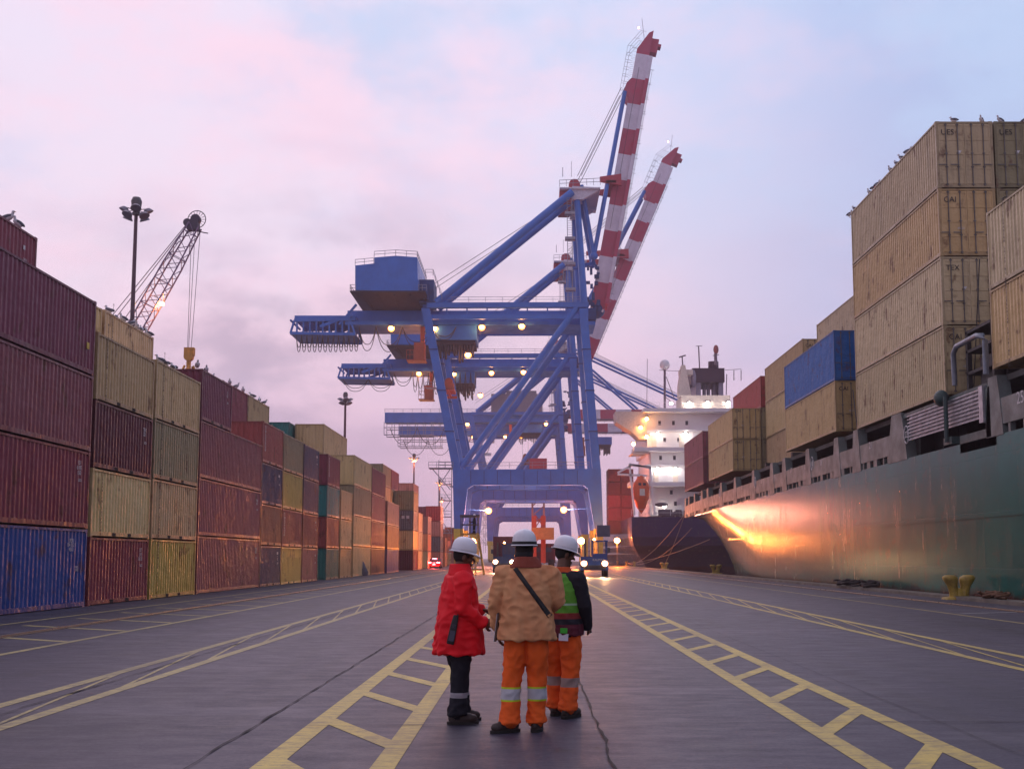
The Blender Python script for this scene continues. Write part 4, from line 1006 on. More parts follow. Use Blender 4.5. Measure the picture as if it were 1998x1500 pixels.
    if boom_px:
        l1 = v(1157, 508, YC) if not fest else v(1150, 520, YC)
        for Y in (-3.2, 3.2):
            o = Vector((0, Y, 0)); m.tube(ap+o, l1+o, .42, n=8); m.tube(l1+o, att+o, .42, n=8); m.ell(l1+o, (.8, .6, .8), 10, 6)
        m.bar(l1+Vector((0, -3.4, 0)), l1+Vector((0, 3.4, 0)), .6); m.bar(l1+Vector((-4, 0, -1.5)), l1+Vector((.5, 0, -.6)), .7)
    else:
        for Y in (-3, 3):
            o = Vector((0, Y, 0)); m.tube(ap+o, att+o, .38, n=8); m.tube(ap+o, onboom(BL_*.4, 1.4)+o, .38, n=8)
        m.prism([(att.x-3, att.z-1), (att.x+3, att.z-1), (att.x+.6, att.z+5), (att.x-.6, att.z+5)], YC-1, YC+1)
    m.build('forestay', CB, t)
    m = MB(); b2 = onboom(BL_*.78, 2.6)
    for dy in (-2, 2):
        for dx in (0, .7): m.bar(v(1126, 350, YC)+Vector((dx, dy, 0)), b2+Vector((dx-.5, dy, 0)), .11)
    m.build('hoist_rope', WIRE, t)
    if boom_px:
        m = MB(); a = v(1168, 361, YC); bb = onboom((a.z-hp.z)/math.sin(ang), 0)
        for Y in (-4, 4): m.prism([(a.x, a.z-.6), (bb.x, a.z-1.4), (bb.x, a.z+.9), (a.x, a.z+.3)], YC+Y, YC+Y+.6)
        m.box((bb.x-3, YC-4, a.z-.9), (bb.x-1, YC+4, a.z-.4)); m.build('boom_latch', CRD, t)
    m = MB(); m.ell(hp, (1.5, 2.6, 1.5), 14, 8); m.box((hp.x-3.5, YC-4, hp.z-2.6), (hp.x-.4, YC+4, hp.z-.4))
    for k in range(16): m.cbox((hp.x-2.4+random.random()*2.8, YC-4+random.random()*2, hp.z-1+random.random()*9), (.4+random.random()*.8, .6, .3+random.random()*1.2))
    m.build('hinge', CBD, t)
    # access stairs beside the landside leg, waterside boom platform
    m = MB(); x = q(868, 915)[0]
    for zz in range(6, 19, 3):
        m.box((x-1.2, YA+1, zz), (x+1.2, YA+3.4, zz+.1)); m.rail([(x-1.2, YA+1, zz), (x+1.2, YA+1, zz)], 1.1, 1.2, .05)
        if zz < 18: s = 1 if (zz//3) % 2 else -1; m.bar((x-s, YA+1.2, zz), (x+s, YA+1.2, zz+3), .25, .12)
    for dx in (-1.2, 1.2): m.bar((x+dx, YA+1, 3), (x+dx, YA+1, 19.5), .12)
    m.box((x-3, YA, 17.9), (x+1.5, YA+3, 18.05)); m.rail([(x-3, YA, 18), (x+1.5, YA, 18)], 1.1, 1.4, .05); m.bar((x-2.5, YA+1, 18), (x+1, YA+1, 14), .15)
    a = v(905, 914); b = v(1150, 912); a.y = b.y = YA+.4; m.rail([a, b], 1.1, 2.2, .045)
    a = v(848, 588); b = v(1145, 587); a.y = b.y = YA+.8; m.rail([a, b], 1.0, 3, .04)
    x2 = q(846, 700)[0]; m.box((x2-1.5, YA+1, 33), (x2+1, YA+3, 33.1)); m.rail([(x2-1.5, YA+1, 33), (x2+1, YA+1, 33)], 1.1, 1.2, .05)
    m.build('stairway', CRL, t)
    # floodlights
    spots = [(763, 640, 5), (848, 641, 2), (940, 638, 6), (1018, 636, 6), (913, 692, 5)] if not lowered else [(820, 634, 4), (940, 634, 4), (1000, 634, 4), (1088, 634, 4)]
    if not lowered: spots += [(953, 996, 6), (1100, 994, 6)] if not fest else [(916, 934, 6), (1140, 933, 6)]  # second crane's portal pair added unseen behind its beam to light the rear frame
    for (px, py, pw) in spots:
        Y = YC-4.8 if py < 900 else YA+5 if not fest else YA+3; A = onY(px, py, Y) if py > 900 else Vector((*(lambda p: (p.x, p.y, p.z))(onY(px, py, Y)),))
        h = MB().cbox((A.x, A.y, A.z+.38), (.9, .7, .3)).build('floodlight', HOUS, t)
        e = MB().ell((A.x, A.y, A.z), (.40, .32, .36), 12, 8).build('lens', EM_O, None); e.parent = h
        rf = MB(); rf.loft([(A.x, 0, A.z, .12, .12), (A.x, 0, A.z+.001, .62, .62)], 16)
        rf.v = [(x, A.y+.36+(.12 if abs(x-A.x)+abs(z-A.z) > .3 else 0)*0, A.z+(y)) for (x, y, z) in rf.v]
        rfo = rf.build('halo_reflector', GLOW, None); rfo.parent = h
        for i_, vv in enumerate(rfo.data.vertices): vv.co = (vv.co.x, vv.co.y-CY0, vv.co.z)
        if py > 960: MB().bar((A.x, A.y+.6, A.z), (A.x+(-5.2 if px < 1035 else 5.6), A.y+.6, A.z+.3), .16).build('lamp_arm', CB, t)
        for i_, vv in enumerate(e.data.vertices): vv.co = (vv.co.x, vv.co.y-CY0, vv.co.z)
        l = lamp(t, (A.x, A.y-.9, A.z-.8), pw*(60 if py < 900 else 1300)*amp, (1, .34, .08) if py < 900 else (1, .30, .18), rad=.3)
    p = onboom(BL_+1, 1.8); h = MB().cbox(p, (.3, .3, .3)).build('beacon', mat('beacon_glow', (1, .3, .2), emit=(1, .35, .2), es=8), t)
    t.location = (0, ydist, 0); return t
crane.L = None
c1 = crane(CY0, 'nearest blue gantry crane with red-white boom raised highest', (1262, 67))
c2 = crane(264, 'second blue gantry crane behind the nearest, boom raised and leaning right', (1308, 303), fest=1, trolley=-3.)
c3 = crane(372, 'third blue gantry crane with lowered boom, higher box girder at left', None, trolley=14, lowered=1)
c4 = crane(412, 'farthest blue gantry crane, lower box girder seen below the third', None, trolley=40, lowered=1)
# haze in the far air
hz = MB().box((-485, -35, -7.5), (625, 1185, 118))
m, nt, b = nodes('haze_air'); nt.nodes.remove(b)
pv = N(nt, 'ShaderNodeVolumePrincipled'); pv.inputs['Color'].default_value = (.98, .80, .86, 1); pv.inputs['Density'].default_value = .00045; pv.inputs['Anisotropy'].default_value = .2
L(nt, pv.outputs[0], nt.nodes['Material Output'].inputs['Volume'])
hzo = hz.build('haze', m); hzo['kind'] = 'stuff'
# ---------------------------------------------------------------- floodlight masts
def mast(x, y, h, label, lit, n=8, r=.22, hr=1.7, tilt=(0, 0)):
    t = thing('light_mast', (x, y, 0), label, 'light mast', 'floodlight masts of the yard')
    m = MB(); top = Vector((x+tilt[0], y, h)); m.tube((x, y, 0), top, r*1.5, r*.8, n=12); m.build('pole', mat('mast_pole', (.10, .05, .07), .5, .2), t)
    m = MB(); m.loft([(top.x, y, h+.2, hr*.42, hr*.42), (top.x, y, h+.75, hr*.48, hr*.48), (top.x, y, h+1.1, hr*.34, hr*.34), (top.x, y, h+1.15, .1, .1)], 16)
    m.loft([(top.x, y, h-.6, .3, .3), (top.x, y, h+.2, .3, .3)], 10)
    m.build('lamp_hub', HOUS, t)
    for k in range(n):
        a = 2*math.pi*k/n+.3; c = top+Vector((math.cos(a)*hr, math.sin(a)*hr, -.75 if k % 2 else -.15))
        m = MB(); m.bar(top+Vector((0, 0, -.1)), c+Vector((0, 0, .25)), .07)
        d = Vector((math.cos(a)*.5, math.sin(a)*.5, -1)).normalized(); rot = d.to_track_quat('-Z', 'Y').to_matrix()
        s = len(m.v); m.loft([(0, 0, .30, .12, .12), (0, 0, .22, .30, .30), (0, 0, -.05, .48, .48), (0, 0, -.12, .50, .50)], 12)
        for i in range(s, len(m.v)): m.v[i] = tuple(rot @ Vector(m.v[i])+c)
        fl = m.build('floodlight', mat('lamp_shade_grey', (.22, .2, .25), .45, .3), t)
        e = MB(); s = 0; e.ell((0, 0, -.12), (.42, .42, .16 if lit else .05), 10, 6)
        for i in range(len(e.v)): e.v[i] = tuple(rot @ Vector(e.v[i])+c)
        e.build('lens', EM_O if lit else mat('lens_off', (.5, .5, .55), .2), fl)
    if lit: lamp(t, (top.x, y, h-1.4), 9000, rad=.6)
    return t
def mast_at(px, py, Y, *a, **k): p = onY(px, py, Y); return mast(p.x, Y, p.z, *a, **k)
mast_at(266, 408, 105, 'unlit floodlight mast beside the lattice crane boom', False, r=.2, hr=1.05)
mast_at(674, 778, 190, 'thin unlit floodlight mast behind the tall beige stack', False, hr=.85)
mast_at(808, 893, 300, 'lit floodlight mast left of the crane leg', True, n=4, hr=1.0)
mast_at(858, 941, 380, 'upper lit mast close beside the crane leg', True, n=4, hr=.9)
mast_at(862, 974, 480, 'lower lit mast close beside the crane leg', True, n=4, hr=.9)

# ---------------------------------------------------------------- harbour crane with a lattice boom
t = thing('mobile_harbour_crane', (-40, 125, 0), 'harbour crane with slim lattice boom and sheave head over the left containers', 'crane')
LB = mat('lattice_paint', (.20, .14, .24), .5, var=.2); YC_ = 125
tip = onY(381, 440, YC_); bot = onY(268, 640, YC_); d = (tip-bot).normalized(); root = bot-d*22
m = MB(); u = Vector((-d.z, 0, d.x)); vv = Vector((0, 1, 0)); n = 34
def corner(s, i, j, wd): return root+d*s+u*(i*wd)+vv*(j*wd*.9)
Lb = (tip-root).length
def wid(s): return .85 if s < Lb*.85 else .85-.25*(s-Lb*.85)/(Lb*.15)
for i in (-1, 1):
    for j in (-1, 1): m.bar(corner(0, i, j, wid(0)), corner(Lb*.85, i, j, .85), .13); m.bar(corner(Lb*.85, i, j, .85), corner(Lb, i, j, .6), .13)
for k in range(n):
    a, b = Lb*k/n, Lb*(k+1)/n
    for (i, j, i2, j2) in ((-1, -1, 1, -1), (1, -1, 1, 1), (1, 1, -1, 1), (-1, 1, -1, -1)):
        p, q2 = (corner(a, i, j, wid(a)), corner(b, i2, j2, wid(b))) if k % 2 else (corner(a, i2, j2, wid(a)), corner(b, i, j, wid(b)))
        m.bar(p, q2, .07)
        if k % 3 == 0: m.bar(corner(a, i, j, wid(a)), corner(a, i2, j2, wid(a)), .07)
m.build('lattice_boom', LB, t)
m = MB(); hd = onY(384, 430, YC_)
m.tube(hd+Vector((-.1, -.3, .1)), hd+Vector((-.1, .3, .1)), .55, n=18); m.tube(hd+Vector((-1.0, -.3, -.3)), hd+Vector((-1.0, .3, -.3)), .45, n=18)
m.path([hd+Vector((.0+1.0*math.cos(a*math.pi/12), 0, .1+1.0*math.sin(a*math.pi/12))) for a in range(25)], .05, 4)
for a in range(16): m.bar(hd+Vector((.55*math.cos(a*.393), 0, .1+.55*math.sin(a*.393))), hd+Vector((1.0*math.cos(a*.393), 0, .1+1.0*math.sin(a*.393))), .04)
m.bar(hd+Vector((-.2, 0, -1.2)), hd+Vector((1.3, 0, -1.5)), .1); m.box((tip.x-.8, YC_-.5, tip.z-.6), (tip.x+.4, YC_+.5, tip.z+.6))
m.build('sheave_head', mat('sheave_dark', (.05, .04, .07), .5), t)
m = MB(); mb0 = root+Vector((-13, 0, 21))
for (px, py, px2, py2) in ((362, 440, 222, 612), (360, 446, 230, 615), (350, 470, 246, 618)):
    a = onY(px, py, YC_); b = onY(px2, py2, YC_); b2 = b+(b-a)*.25; m.bar(a, b2, .07)
m.build('pendant_rope', WIRE, t)
m = MB(); mastp = onY(222, 612, YC_)+Vector((-6, 0, -8)); m.bar((mastp.x, YC_, 0), (mastp.x, YC_, mastp.z+4), 1.6); m.cbox((root.x-4, YC_, 5), (9, 5, 5)); m.cbox((root.x-4, YC_, 1.3), (11, 7, 2.4)); m.bar((mastp.x, YC_, mastp.z+3), onY(230, 618, YC_), .5)
m.build('crane_body', mat('crane_body_blue', (.05, .1, .25), .5), t)
m = MB(); hk = onY(369, 682, YC_)
for (a, b) in (((373, 470), (366, 680)), ((381, 446), (368, 680)), ((391, 447), (373, 680))): m.bar(onY(*a, YC_), onY(*b, YC_), .05)
m.build('hoist_rope', WIRE, t)
m = MB(); m.box((hk.x-.5, YC_-.3, hk.z-.7), (hk.x+.6, YC_+.3, hk.z+.2)); m.tube((hk.x, YC_-.35, hk.z-.8), (hk.x, YC_+.35, hk.z-.8), .5, n=14); m.box((hk.x-.2, YC_-.2, hk.z-2.0), (hk.x+.2, YC_+.2, hk.z-.8))
gb = onY(369, 742, YC_)
for dx in (-1, 1):
    for dy in (-1, 1): m.bar((hk.x, YC_, hk.z-1.9), (hk.x+dx*.8, YC_+dy*.8, gb.z+.2), .16)
m.path([(hk.x+.9*math.cos(a*math.pi/6), YC_+.9*math.sin(a*math.pi/6), gb.z+.8) for a in range(13)], .09, 4)
for k in range(6): m.path([(hk.x+.5*math.cos(k), YC_+.5*math.sin(k), gb.z+1.6), (hk.x+1.1*math.cos(k), YC_+1.1*math.sin(k), gb.z+.3), (hk.x+.8*math.cos(k), YC_+.8*math.sin(k), gb.z-1.6), (hk.x+.1*math.cos(k), YC_+.1*math.sin(k), gb.z-2.4)], .13, 5)
m.build('grab', mat('grab_orange_yellow', (.62, .28, .04), .5, var=.4), t)
p = onY(316, 593, YC_); m = MB().ell(p, (.28, .28, .2), 10, 6); m.build('lens', EM_O, t); m = MB(); m.bar(p+Vector((-.9, 0, .9)), p+Vector((0, 0, .4)), .08); m.build('lamp_bracket', HOUS, t); lamp(t, p+Vector((0, -.6, -.5)), 500, rad=.2)

# far pinkish harbour crane tower and red box between the portal legs
t = thing('mobile_harbour_crane', (14, 330, 0), 'slim red lattice tower with a red box on top seen above the blue portal beam', 'crane')
PK = mat('pale_crane_paint', (.55, .36, .27), .5)
p = onY(1050, 905, 300); m = MB(); [m.bar((p.x+i*1.5, 300, 0), (p.x+i*1.5, 300, p.z), .5) for i in (-1, 1)]; [m.bar((p.x-1.5, 300, 2.5*k), (p.x+1.5, 300, 2.5*k+2.5), .25) for k in range(int(p.z/2.5))]; m; m.build('counterweight_column', mat('pink_steel', (.4, .17, .16), .6), t)
m = MB(); m.box((p.x-2.3, 299, p.z-1.2), (p.x+2.3, 304, p.z+1.4)); m.build('winch_box', CRD, t)

# reach stacker mast far along the lane with a container in its spreader
t = thing('reach_stacker', (0, 150, 0), 'orange lit container handler with tall red mast behind the workers', 'forklift')
Yr = 150
def QY(px, py, Y=Yr): p = onY(px, py, Y); return p
RM = mat('handler_red', (.50, .09, .06), .5, var=.2)
m = MB()
for px in (1042, 1060): a = QY(px, 1006); m.box((a.x-.32, Yr, .9), (a.x+.32, Yr+.5, a.z))
for (pa_, pb_) in (((1044, 1004), (1060, 1027)), ((1060, 1004), (1046, 1027)), ((1044, 1015), (1060, 1015))): m.bar(QY(*pa_, Yr+.2), QY(*pb_, Yr+.2), .12)
m.build('mast', RM, t)
A = QY(1037, 1029, Yr-2.5); B = QY(1081, 1052, Yr-2.5); m = MB(); m.box((A.x, Yr-2.6, B.z), (B.x, Yr-.2, A.z)); m.build('spreader', mat('spreader_orange', (.65, .28, .10), .5, var=.2), t)
m = MB(); A = QY(1036, 1054, Yr); B = QY(1084, 1088, Yr); m.box((A.x, Yr+.6, .9), (B.x, Yr+6, A.z-.4)); m.box((A.x+.3, Yr+6, .9), (B.x-.3, Yr+8.5, 2.4))
m.build('body', mat('handler_maroon', (.16, .03, .05), .5, var=.3), t)
m = MB(); m.box((A.x+.3, Yr+.55, 2.3), (B.x-.5, Yr+.62, A.z-.9)); m.build('windscreen', mat('cab_glass', (.10, .09, .16), .12, var=.3), t)
for x in (A.x+.5, B.x-.5):
    for y in (Yr+1.2, Yr+7): MB().tube((x-.35, y, .8), (x+.35, y, .8), .8, n=16).build('tyre', BLK, t)

# ---------------------------------------------------------------- terminal tractors and trailers
def tractor(label, loc, colr, power, load=None, cab_off=0.45, s=1.):
    t = thing('terminal_tractor', (0, 0, 0), label, 'truck', 'terminal tractors driving toward the camera')
    pm = mat('tractor_paint_'+colr[0], colr[1], .35, var=.25, coat=.3); G = mat('cab_glass', (.10, .09, .16), .12, var=.3)
    m = MB(); m.box((-1.15, 0, .55), (1.15, .35, 1.25)); m.box((-1.2, .36, .6), (1.2, 4.6, .95)); m.box((-.2, .3, 1.25), (-1.12, 1.5, 1.7))
    m.prism([(-1.12, 1.26), (1.12, 1.26), (1.08, 1.62), (-1.05, 1.60)], .1, .6); m.build('body', pm, t)
    # cab frame of pillars with roof, glass set in
    m = MB(); cx0, cx1 = -.15, 1.12
    m.box((cx0, .5, 1.25), (cx1, 1.9, 1.95)); m.box((cx0-.06, .42, 2.95), (cx1+.06, 2.0, 3.08))
    for x in (cx0+.04, cx1-.04):
        for y in (.54, 1.86): m.box((x-.05, y-.05, 1.95), (x+.05, y+.05, 2.95))
    m.box((cx0+.45, .5, 1.95), (cx0+.52, .56, 2.95)); m.build('cab', pm, t)
    m = MB(); m.box((cx0+.09, .56, 1.96), (cx1-.09, .58, 2.94)); m.box((cx0+.07, .6, 1.96), (cx0+.085, 1.8, 2.94)); m.box((cx1-.085, .6, 1.96), (cx1-.07, 1.8, 2.94)); m.build('windscreen', G, t)
    m = MB()
    for x in (-1.25, 1.25): m.box((x-.12, .45, 2.0), (x+.12, .52, 2.45)); m.bar((x, .5, 2.2), (x*.9, .55, 1.9), .05)
    m.build('mirror', HOUS, t)
    m = MB(); m.tube((-.7, 1.7, 1.2), (-.7, 1.7, 3.2), .09, n=8); m.build('exhaust', GALV, t)
    m = MB(); m.box((-.95, -.04, .62), (.95, .0, .98)); [m.box((-.9, -.07, .66+.08*k), (.9, -.045, .69+.08*k)) for k in range(4)]; m.build('grille', HOUS, t)
    for x in (-1.0, 1.0):
        for y in (1.0, 3.7):
            w_ = MB(); w_.tube((x-.16, y, .52), (x+.16, y, .52), .52, n=20); wo = w_.build('tyre', BLK, t); MB().tube((x-.17, y, .52), (x+.17, y, .52), .26, n=14).build('rim', GALV, wo)
    for x in (-.88, .88):
        MB().ell((x, -.05, 1.12), (.30, .04, .26), 14, 8).build('halo_reflector', GLOW, t); MB().ell((x, -.10, 1.12), (.19, .07, .17), 12, 8).build('headlight', EM_H, t)
    m = MB(); m.ell((cx0+.2, 1, 3.15), (.1, .1, .09), 8, 6); m.build('beacon', EM_O, t)
    for x in (-.88, .88): lamp(t, (x, -.3, 1.12), power, (1, .50, .20), .12, spot=((-.05, -1, -.13), R(34)))
    if load:
        c = MB(); c.box((-1.22, 3.2, 1.25), (1.22, 15.4, 3.85)); 
        for k in range(9): c.box((-1.15+k*.27, 3.15, 1.35), (-1.02+k*.27, 3.199, 3.75))
        c.build('loaded_container', load, t); MB().box((-1.2, 4.7, 1.0), (1.2, 15.4, 1.22)).build('trailer', HOUS, t)
        for y in (12.5, 13.8):
            for x in (-1.0, 1.0): MB().tube((x-.25, y, .5), (x+.25, y, .5), .5, n=16).build('tyre', BLK, t)
    t.location = loc; t['_o'] = tuple(loc); t.scale = (s, s, s); return t
p = onZ(1160, 1125); tr = tractor('blue tractor with both headlamps lit, right of the green-vested worker', (p.x, p.y, 0), ('blue', (.01, .06, .28)), 1500, s=.98)
lettering('KALMAR', .26, WL, (p.x+.35, p.y+.085, 1.42), (R(90), 0, 0), tr); bpy.data.objects[tr.name].children[-1].location = (.35, .08, 1.42)
p = onZ(975, 1120); tractor('blue tractor hauling a dark red container, between the left and middle workers', (p.x+.1, p.y+12, 0), ('navy', (.02, .05, .16)), 1300, CMAT, s=1.)
for o in bpy.data.objects:
    if o.name.startswith('loaded_container'): o.color = (.15, .03, .045, 1)
p = onZ(1128, 1118); 
def pole_lamp(px, py, Y, label, power):
    p = onY(px, py, Y); t = thing('work_lamp', (p.x, Y, 0), label, 'lamp', 'bright work lamps at head height')
    MB().tube((p.x, Y+.2, 0), (p.x, Y+.2, p.z-.1), .05, n=8).build('pole', HOUS, t); MB().cbox((p.x, Y+.16, p.z+.02), (.5, .25, .42)).build('housing', HOUS, t)
    MB().ell((p.x, Y+.09, p.z), (.50, .06, .46), 16, 8).build('halo_reflector', GLOW, t); MB().ell((p.x, Y, p.z), (.32, .1, .28), 12, 8).build('lens', EM_H, t); lamp(t, (p.x-.0, Y-.4, p.z), power, (1, .23, .03), .35)
    MB().loft([(p.x, Y+.2, 0, .3, .3), (p.x, Y+.2, .06, .3, .3)], 12).build('base', HOUS, t)
pole_lamp(1134, 1055, 160, 'bright sodium work lamp right of the green-vested worker, above the tractor headlamp', 8000)
pole_lamp(922, 1057, 145, 'bright sodium work lamp right of the red-jacketed worker, by the yellow stairs', 3800)

pole_lamp(1204, 1054, 206, 'sodium work lamp glaring on the side of the navy stern', 9000)

# ---------------------------------------------------------------- moving access stairs with a man on top
def rel(px, py, Y): return onY(px, py, Y)
YG = 105
t = thing('access_stairs', (rel(915, 1110, YG).x, YG, 0), 'yellow lit access platform with stairs beside the left worker', 'stairs')
YS_ = mat('stairs_yellow', (.55, .33, .06), .5, var=.3); 
m = MB(); a = rel(899, 1040, YG); b = rel(932, 1040, YG); zt_ = a.z
for x in (a.x, b.x):
    for y in (YG, YG+2): m.bar((x+(0 if x == a.x else .55)*1, y, 0), (x, y, zt_), .12)
m.box((a.x, YG, zt_-.12), (b.x, YG+2, zt_))
for zz in (.5, 1.5): m.bar((a.x, YG, zz), (b.x+.4, YG, zz), .1)
m.build('frame', YS_, t)
m = MB(); m.rail([(a.x, YG, zt_), (b.x, YG, zt_)], 1.6, .8, .04); m.rail([(a.x, YG+2, zt_), (b.x, YG+2, zt_)], 1.6, .8, .04); m.bar((a.x-.15, YG+1, zt_+1.6), (b.x+.15, YG+1, zt_+1.6), .25); m.build('railing', HOUS, t)
m = MB()
for k in range(12): f_ = k/11; m.box((a.x+.55, YG-2.6+2.6*f_, .1+(zt_-.1)*f_-.05), (b.x-.1, YG-2.3+2.6*f_, .1+(zt_-.1)*f_))
for x in (a.x+.5, b.x-.05): m.bar((x, YG-2.6, .05), (x, YG, zt_), .08, .25)
m.build('stair_flight', YS_, t)
stairs_top = Vector((b.x-.35, YG+.9, zt_))

# ---------------------------------------------------------------- small red car by the containers
p = onZ(849, 1108.5); t = thing('car', (0, 0, 0), 'red car with glowing tail lights driving away beside the left containers', 'car')
CR = mat('car_red', (.40, .012, .02), .3, var=.1, coat=.5); m = MB()
prf = [(-2.1, .35), (-2.15, .85), (-1.9, .98), (-1.2, 1.0), (-.75, 1.42), (.55, 1.45), (1.15, 1.0), (1.95, .88), (2.12, .6), (2.1, .35)]
m.prism(prf, -.85, .85); M_ = Matrix.Rotation(R(90), 4, 'Z'); m.xf(M_); m.build('body', CR, t)
m = MB(); m.prism([(-1.12, 1.02), (-.72, 1.36), (.5, 1.38), (1.0, 1.02)], -.87, .87); m.prism([(-1.17, 1.04), (-.8, 1.4), (-.84, 1.4), (-1.21, 1.04)], -.72, .72); m.xf(M_); m.build('window', WD, t)
for x in (-.82, .82):
    for y in (-1.35, 1.35): wo = MB().tube((x-.1, y, .33), (x+.1, y, .33), .33, n=18).build('wheel', BLK, t); MB().tube((x-.11, y, .33), (x+.11, y, .33), .18, n=12).build('rim', GALV, wo)
ET = mat('tail_light_glow', (1, .1, .1), emit=(1, .10, .12), es=45)
for x in (-.62, .62): MB().box((x-.2, -2.19, .78), (x+.2, -2.14, .92)).build('tail_light', ET, t)
MB().box((-.35, -1.0, 1.40), (.35, -.96, 1.44)).build('brake_light', ET, t)
MB().box((-.26, -2.18, .5), (.26, -2.15, .62)).build('number_plate', WL, t)
t.location = (p.x, p.y, 0); t['_o'] = tuple(t.location); lamp(t, (p.x, p.y-2.5, .8), 250, (1, .1, .1), .2)
# concrete blocks near the far stack
m = MB(); p = onZ(790, 1112); m.box((p.x-2.4, p.y, 0), (p.x+1.2, p.y+.8, 1.9)); tag(m.build('concrete_block', mat('concrete_pale', (.25, .22, .22), .8, var=.4)), 'pale concrete barrier block in front of the stack facing down the quay', 'barrier')
p = onZ(705, 1123); m = MB(); m.loft([(p.x, p.y, 0, .55, .4), (p.x, p.y, .35, .6, .45), (p.x, p.y, .7, .4, .3), (p.x, p.y, 1.1, .25, .2), (p.x, p.y, 1.3, .1, .1)], 12); tag(m.build('tarpaulin_bundle', mat('grey_cloth', (.14, .12, .15), .9, var=.4)), 'grey covered bundle standing at the foot of the beige stack', 'bundle')

# ---------------------------------------------------------------- gulls
GW = mat('gull_white', (.60, .58, .62), .7, var=.15); GG = mat('gull_grey', (.10, .10, .13), .7, var=.2); GB = mat('gull_beak', (.5, .25, .05), .5)
def make_gull():
    t = thing('gull', (0, 0, 0), 'gull', 'bird', 'gulls perched on the containers')
    m = MB(); rt = Matrix.Rotation(R(-28), 3, 'Y'); m.ell((0, 0, .24), (.20, .10, .105), 14, 8, rot=rt); m.path([(.10, 0, .30), (.145, 0, .37), (.155, 0, .42)], [.07, .048, .045], 8); m.ell((.165, 0, .435), (.058, .044, .046), 10, 6); m.build('body', GW, t)
    m = MB()
    for s in (-1, 1): m.ell((-.06, s*.075, .255), (.22, .035, .07), 12, 6, rot=Matrix.Rotation(R(-16), 3, 'Y'))
    m.build('wing', GG, t)
    m = MB(); m.path([(.20, 0, .43), (.25, 0, .425), (.27, 0, .41)], [.018, .012, .004], 5); m.build('beak', GB, t)
    for s in (-1, 1): m = MB(); m.bar((0, s*.04, .15), (.01, s*.04, .01), .015); m.cbox((.03, s*.04, .006), (.07, .05, .012)); m.build('leg', GB, t)
    return t
g0 = make_gull(); used = [False]
def gull(x, y, z, rz, label, s=.95):
    g = g0 if not used[0] else copy_tree(g0); used[0] = True
    g.location = (x, y, z); g.rotation_euler = (0, 0, rz); g.scale = (s, s, s); g['label'] = label
ft = LX+CW/2-.35; zA = 4*2.54-.03
seats = [((234, 612), -14.9, 9.17+2.3*0), ]
def gull_on(px, X, z, lab, rz=None, s=.95):
    # a gull on a roof at height z and offset X, at the depth where it shows at px
    h = z-EYE; zc = F*X/(px-CX); y = (zc-h*math.sin(TH))/math.cos(TH)
    gull(X, y, z, random.uniform(0, 6.28) if rz is None else rz, lab, s)
TB = 5*2.32-.04; RL2 = LX2+CW/2-.25
for i, px in enumerate((212, 240, 256, 266, 276, 290)): gull_on(px, RL2, TB-.01, f'{NTH[i]} gull from the left on the beige container under the lattice boom')
for i, px in enumerate((312, 322, 338)): gull_on(px, ft, 4*2.33-.04, f'{NTH[i]} gull from the left on the third front stack')
for i, px in enumerate((385, 402)): gull_on(px, ft, 3*2.56+2.27, f'{["left","right"][i]} white gull of the pair on the short purple container', rz=-1.2)
for i, px in enumerate((448, 461, 474)): gull_on(px, RL2, 5*2.30-.04, f'{NTH[i]} gull from the left on the maroon second-row container')
for i, px in enumerate((492, 506, 515)): gull_on(px, RL2, 5*2.30-.04, f'{NTH[i]} gull from the left on the tan second-row container')
for i, (xx, rz) in enumerate(((-.9, .5), (-.2, 2.6), (.5, 1))): gull(LX2+xx, 63.6, 5*2.30-.04, rz, f'{NTH[i]} gull from the left on the end edge of the maroon second-row box')
for i, px in enumerate((16, 34)): gull_on(px, RL2, 5*2.54-.04, f'{["left","right"][i]} gull on the nearest top maroon container', s=1.0)
zt_ = 8.35+4*2.96-.04; xs = SX+.2
for i, px in enumerate((1658, 1668, 1697, 1706, 1712, 1738, 1750, 1760, 1772)): gull_on(px, xs, zt_, f'{NTH[i]} gull from the left on the ridge of the tall ship stack', s=.85)
for i, dx in enumerate((.9, 2.1, 2.9, 4.0)): gull(SX+dx, 47.6, zt_, random.random()*6, f'{NTH[i]} gull from the left on the door-end edge of the tall ship stack', .8)
# ---------------------------------------------------------------- people
def remesh(name, mb, mats, voxel, smooth=4, wr=None, parent=None, keep=True):
    o = bpy.data.objects.new('tmp', mb.mesh('tmp', mats)); COL.objects.link(o)
    r = o.modifiers.new('r', 'REMESH'); r.mode = 'VOXEL'; r.voxel_size = voxel; r.use_smooth_shade = True
    s = o.modifiers.new('s', 'SMOOTH'); s.iterations = smooth; s.factor = .5
    dg = bpy.context.evaluated_depsgraph_get(); me = bpy.data.meshes.new_from_object(o.evaluated_get(dg)); me.name = name
    bpy.data.objects.remove(o)
    if wr:
        nr = [v.normal.copy() for v in me.vertices]
        for v, n in zip(me.vertices, nr): v.co += n*wr(v.co, n)
    me.materials.clear()
    for m in (mats if isinstance(mats, (list, tuple)) else [mats]): me.materials.append(m)
    me.polygons.foreach_set('use_smooth', [True]*len(me.polygons)); me.update()
    o = bpy.data.objects.new(name, me); COL.objects.link(o); o.parent = parent; return o
def V(*a): return Vector(a)
def limb(mb, pts, rs, n=16):
    P = [Vector(p) for p in pts]; out = []; ro = []
    for i in range(len(P)-1):
        for k in range(6): f = k/6; out.append(P[i].lerp(P[i+1], f)); ro.append(rs[i]*(1-f)+rs[i+1]*f)
    out.append(P[-1]); ro.append(rs[-1]); mb.path(out, ro, n)
    for p, r in zip(P, rs): mb.ell(p, (r, r, r), 14, 10)
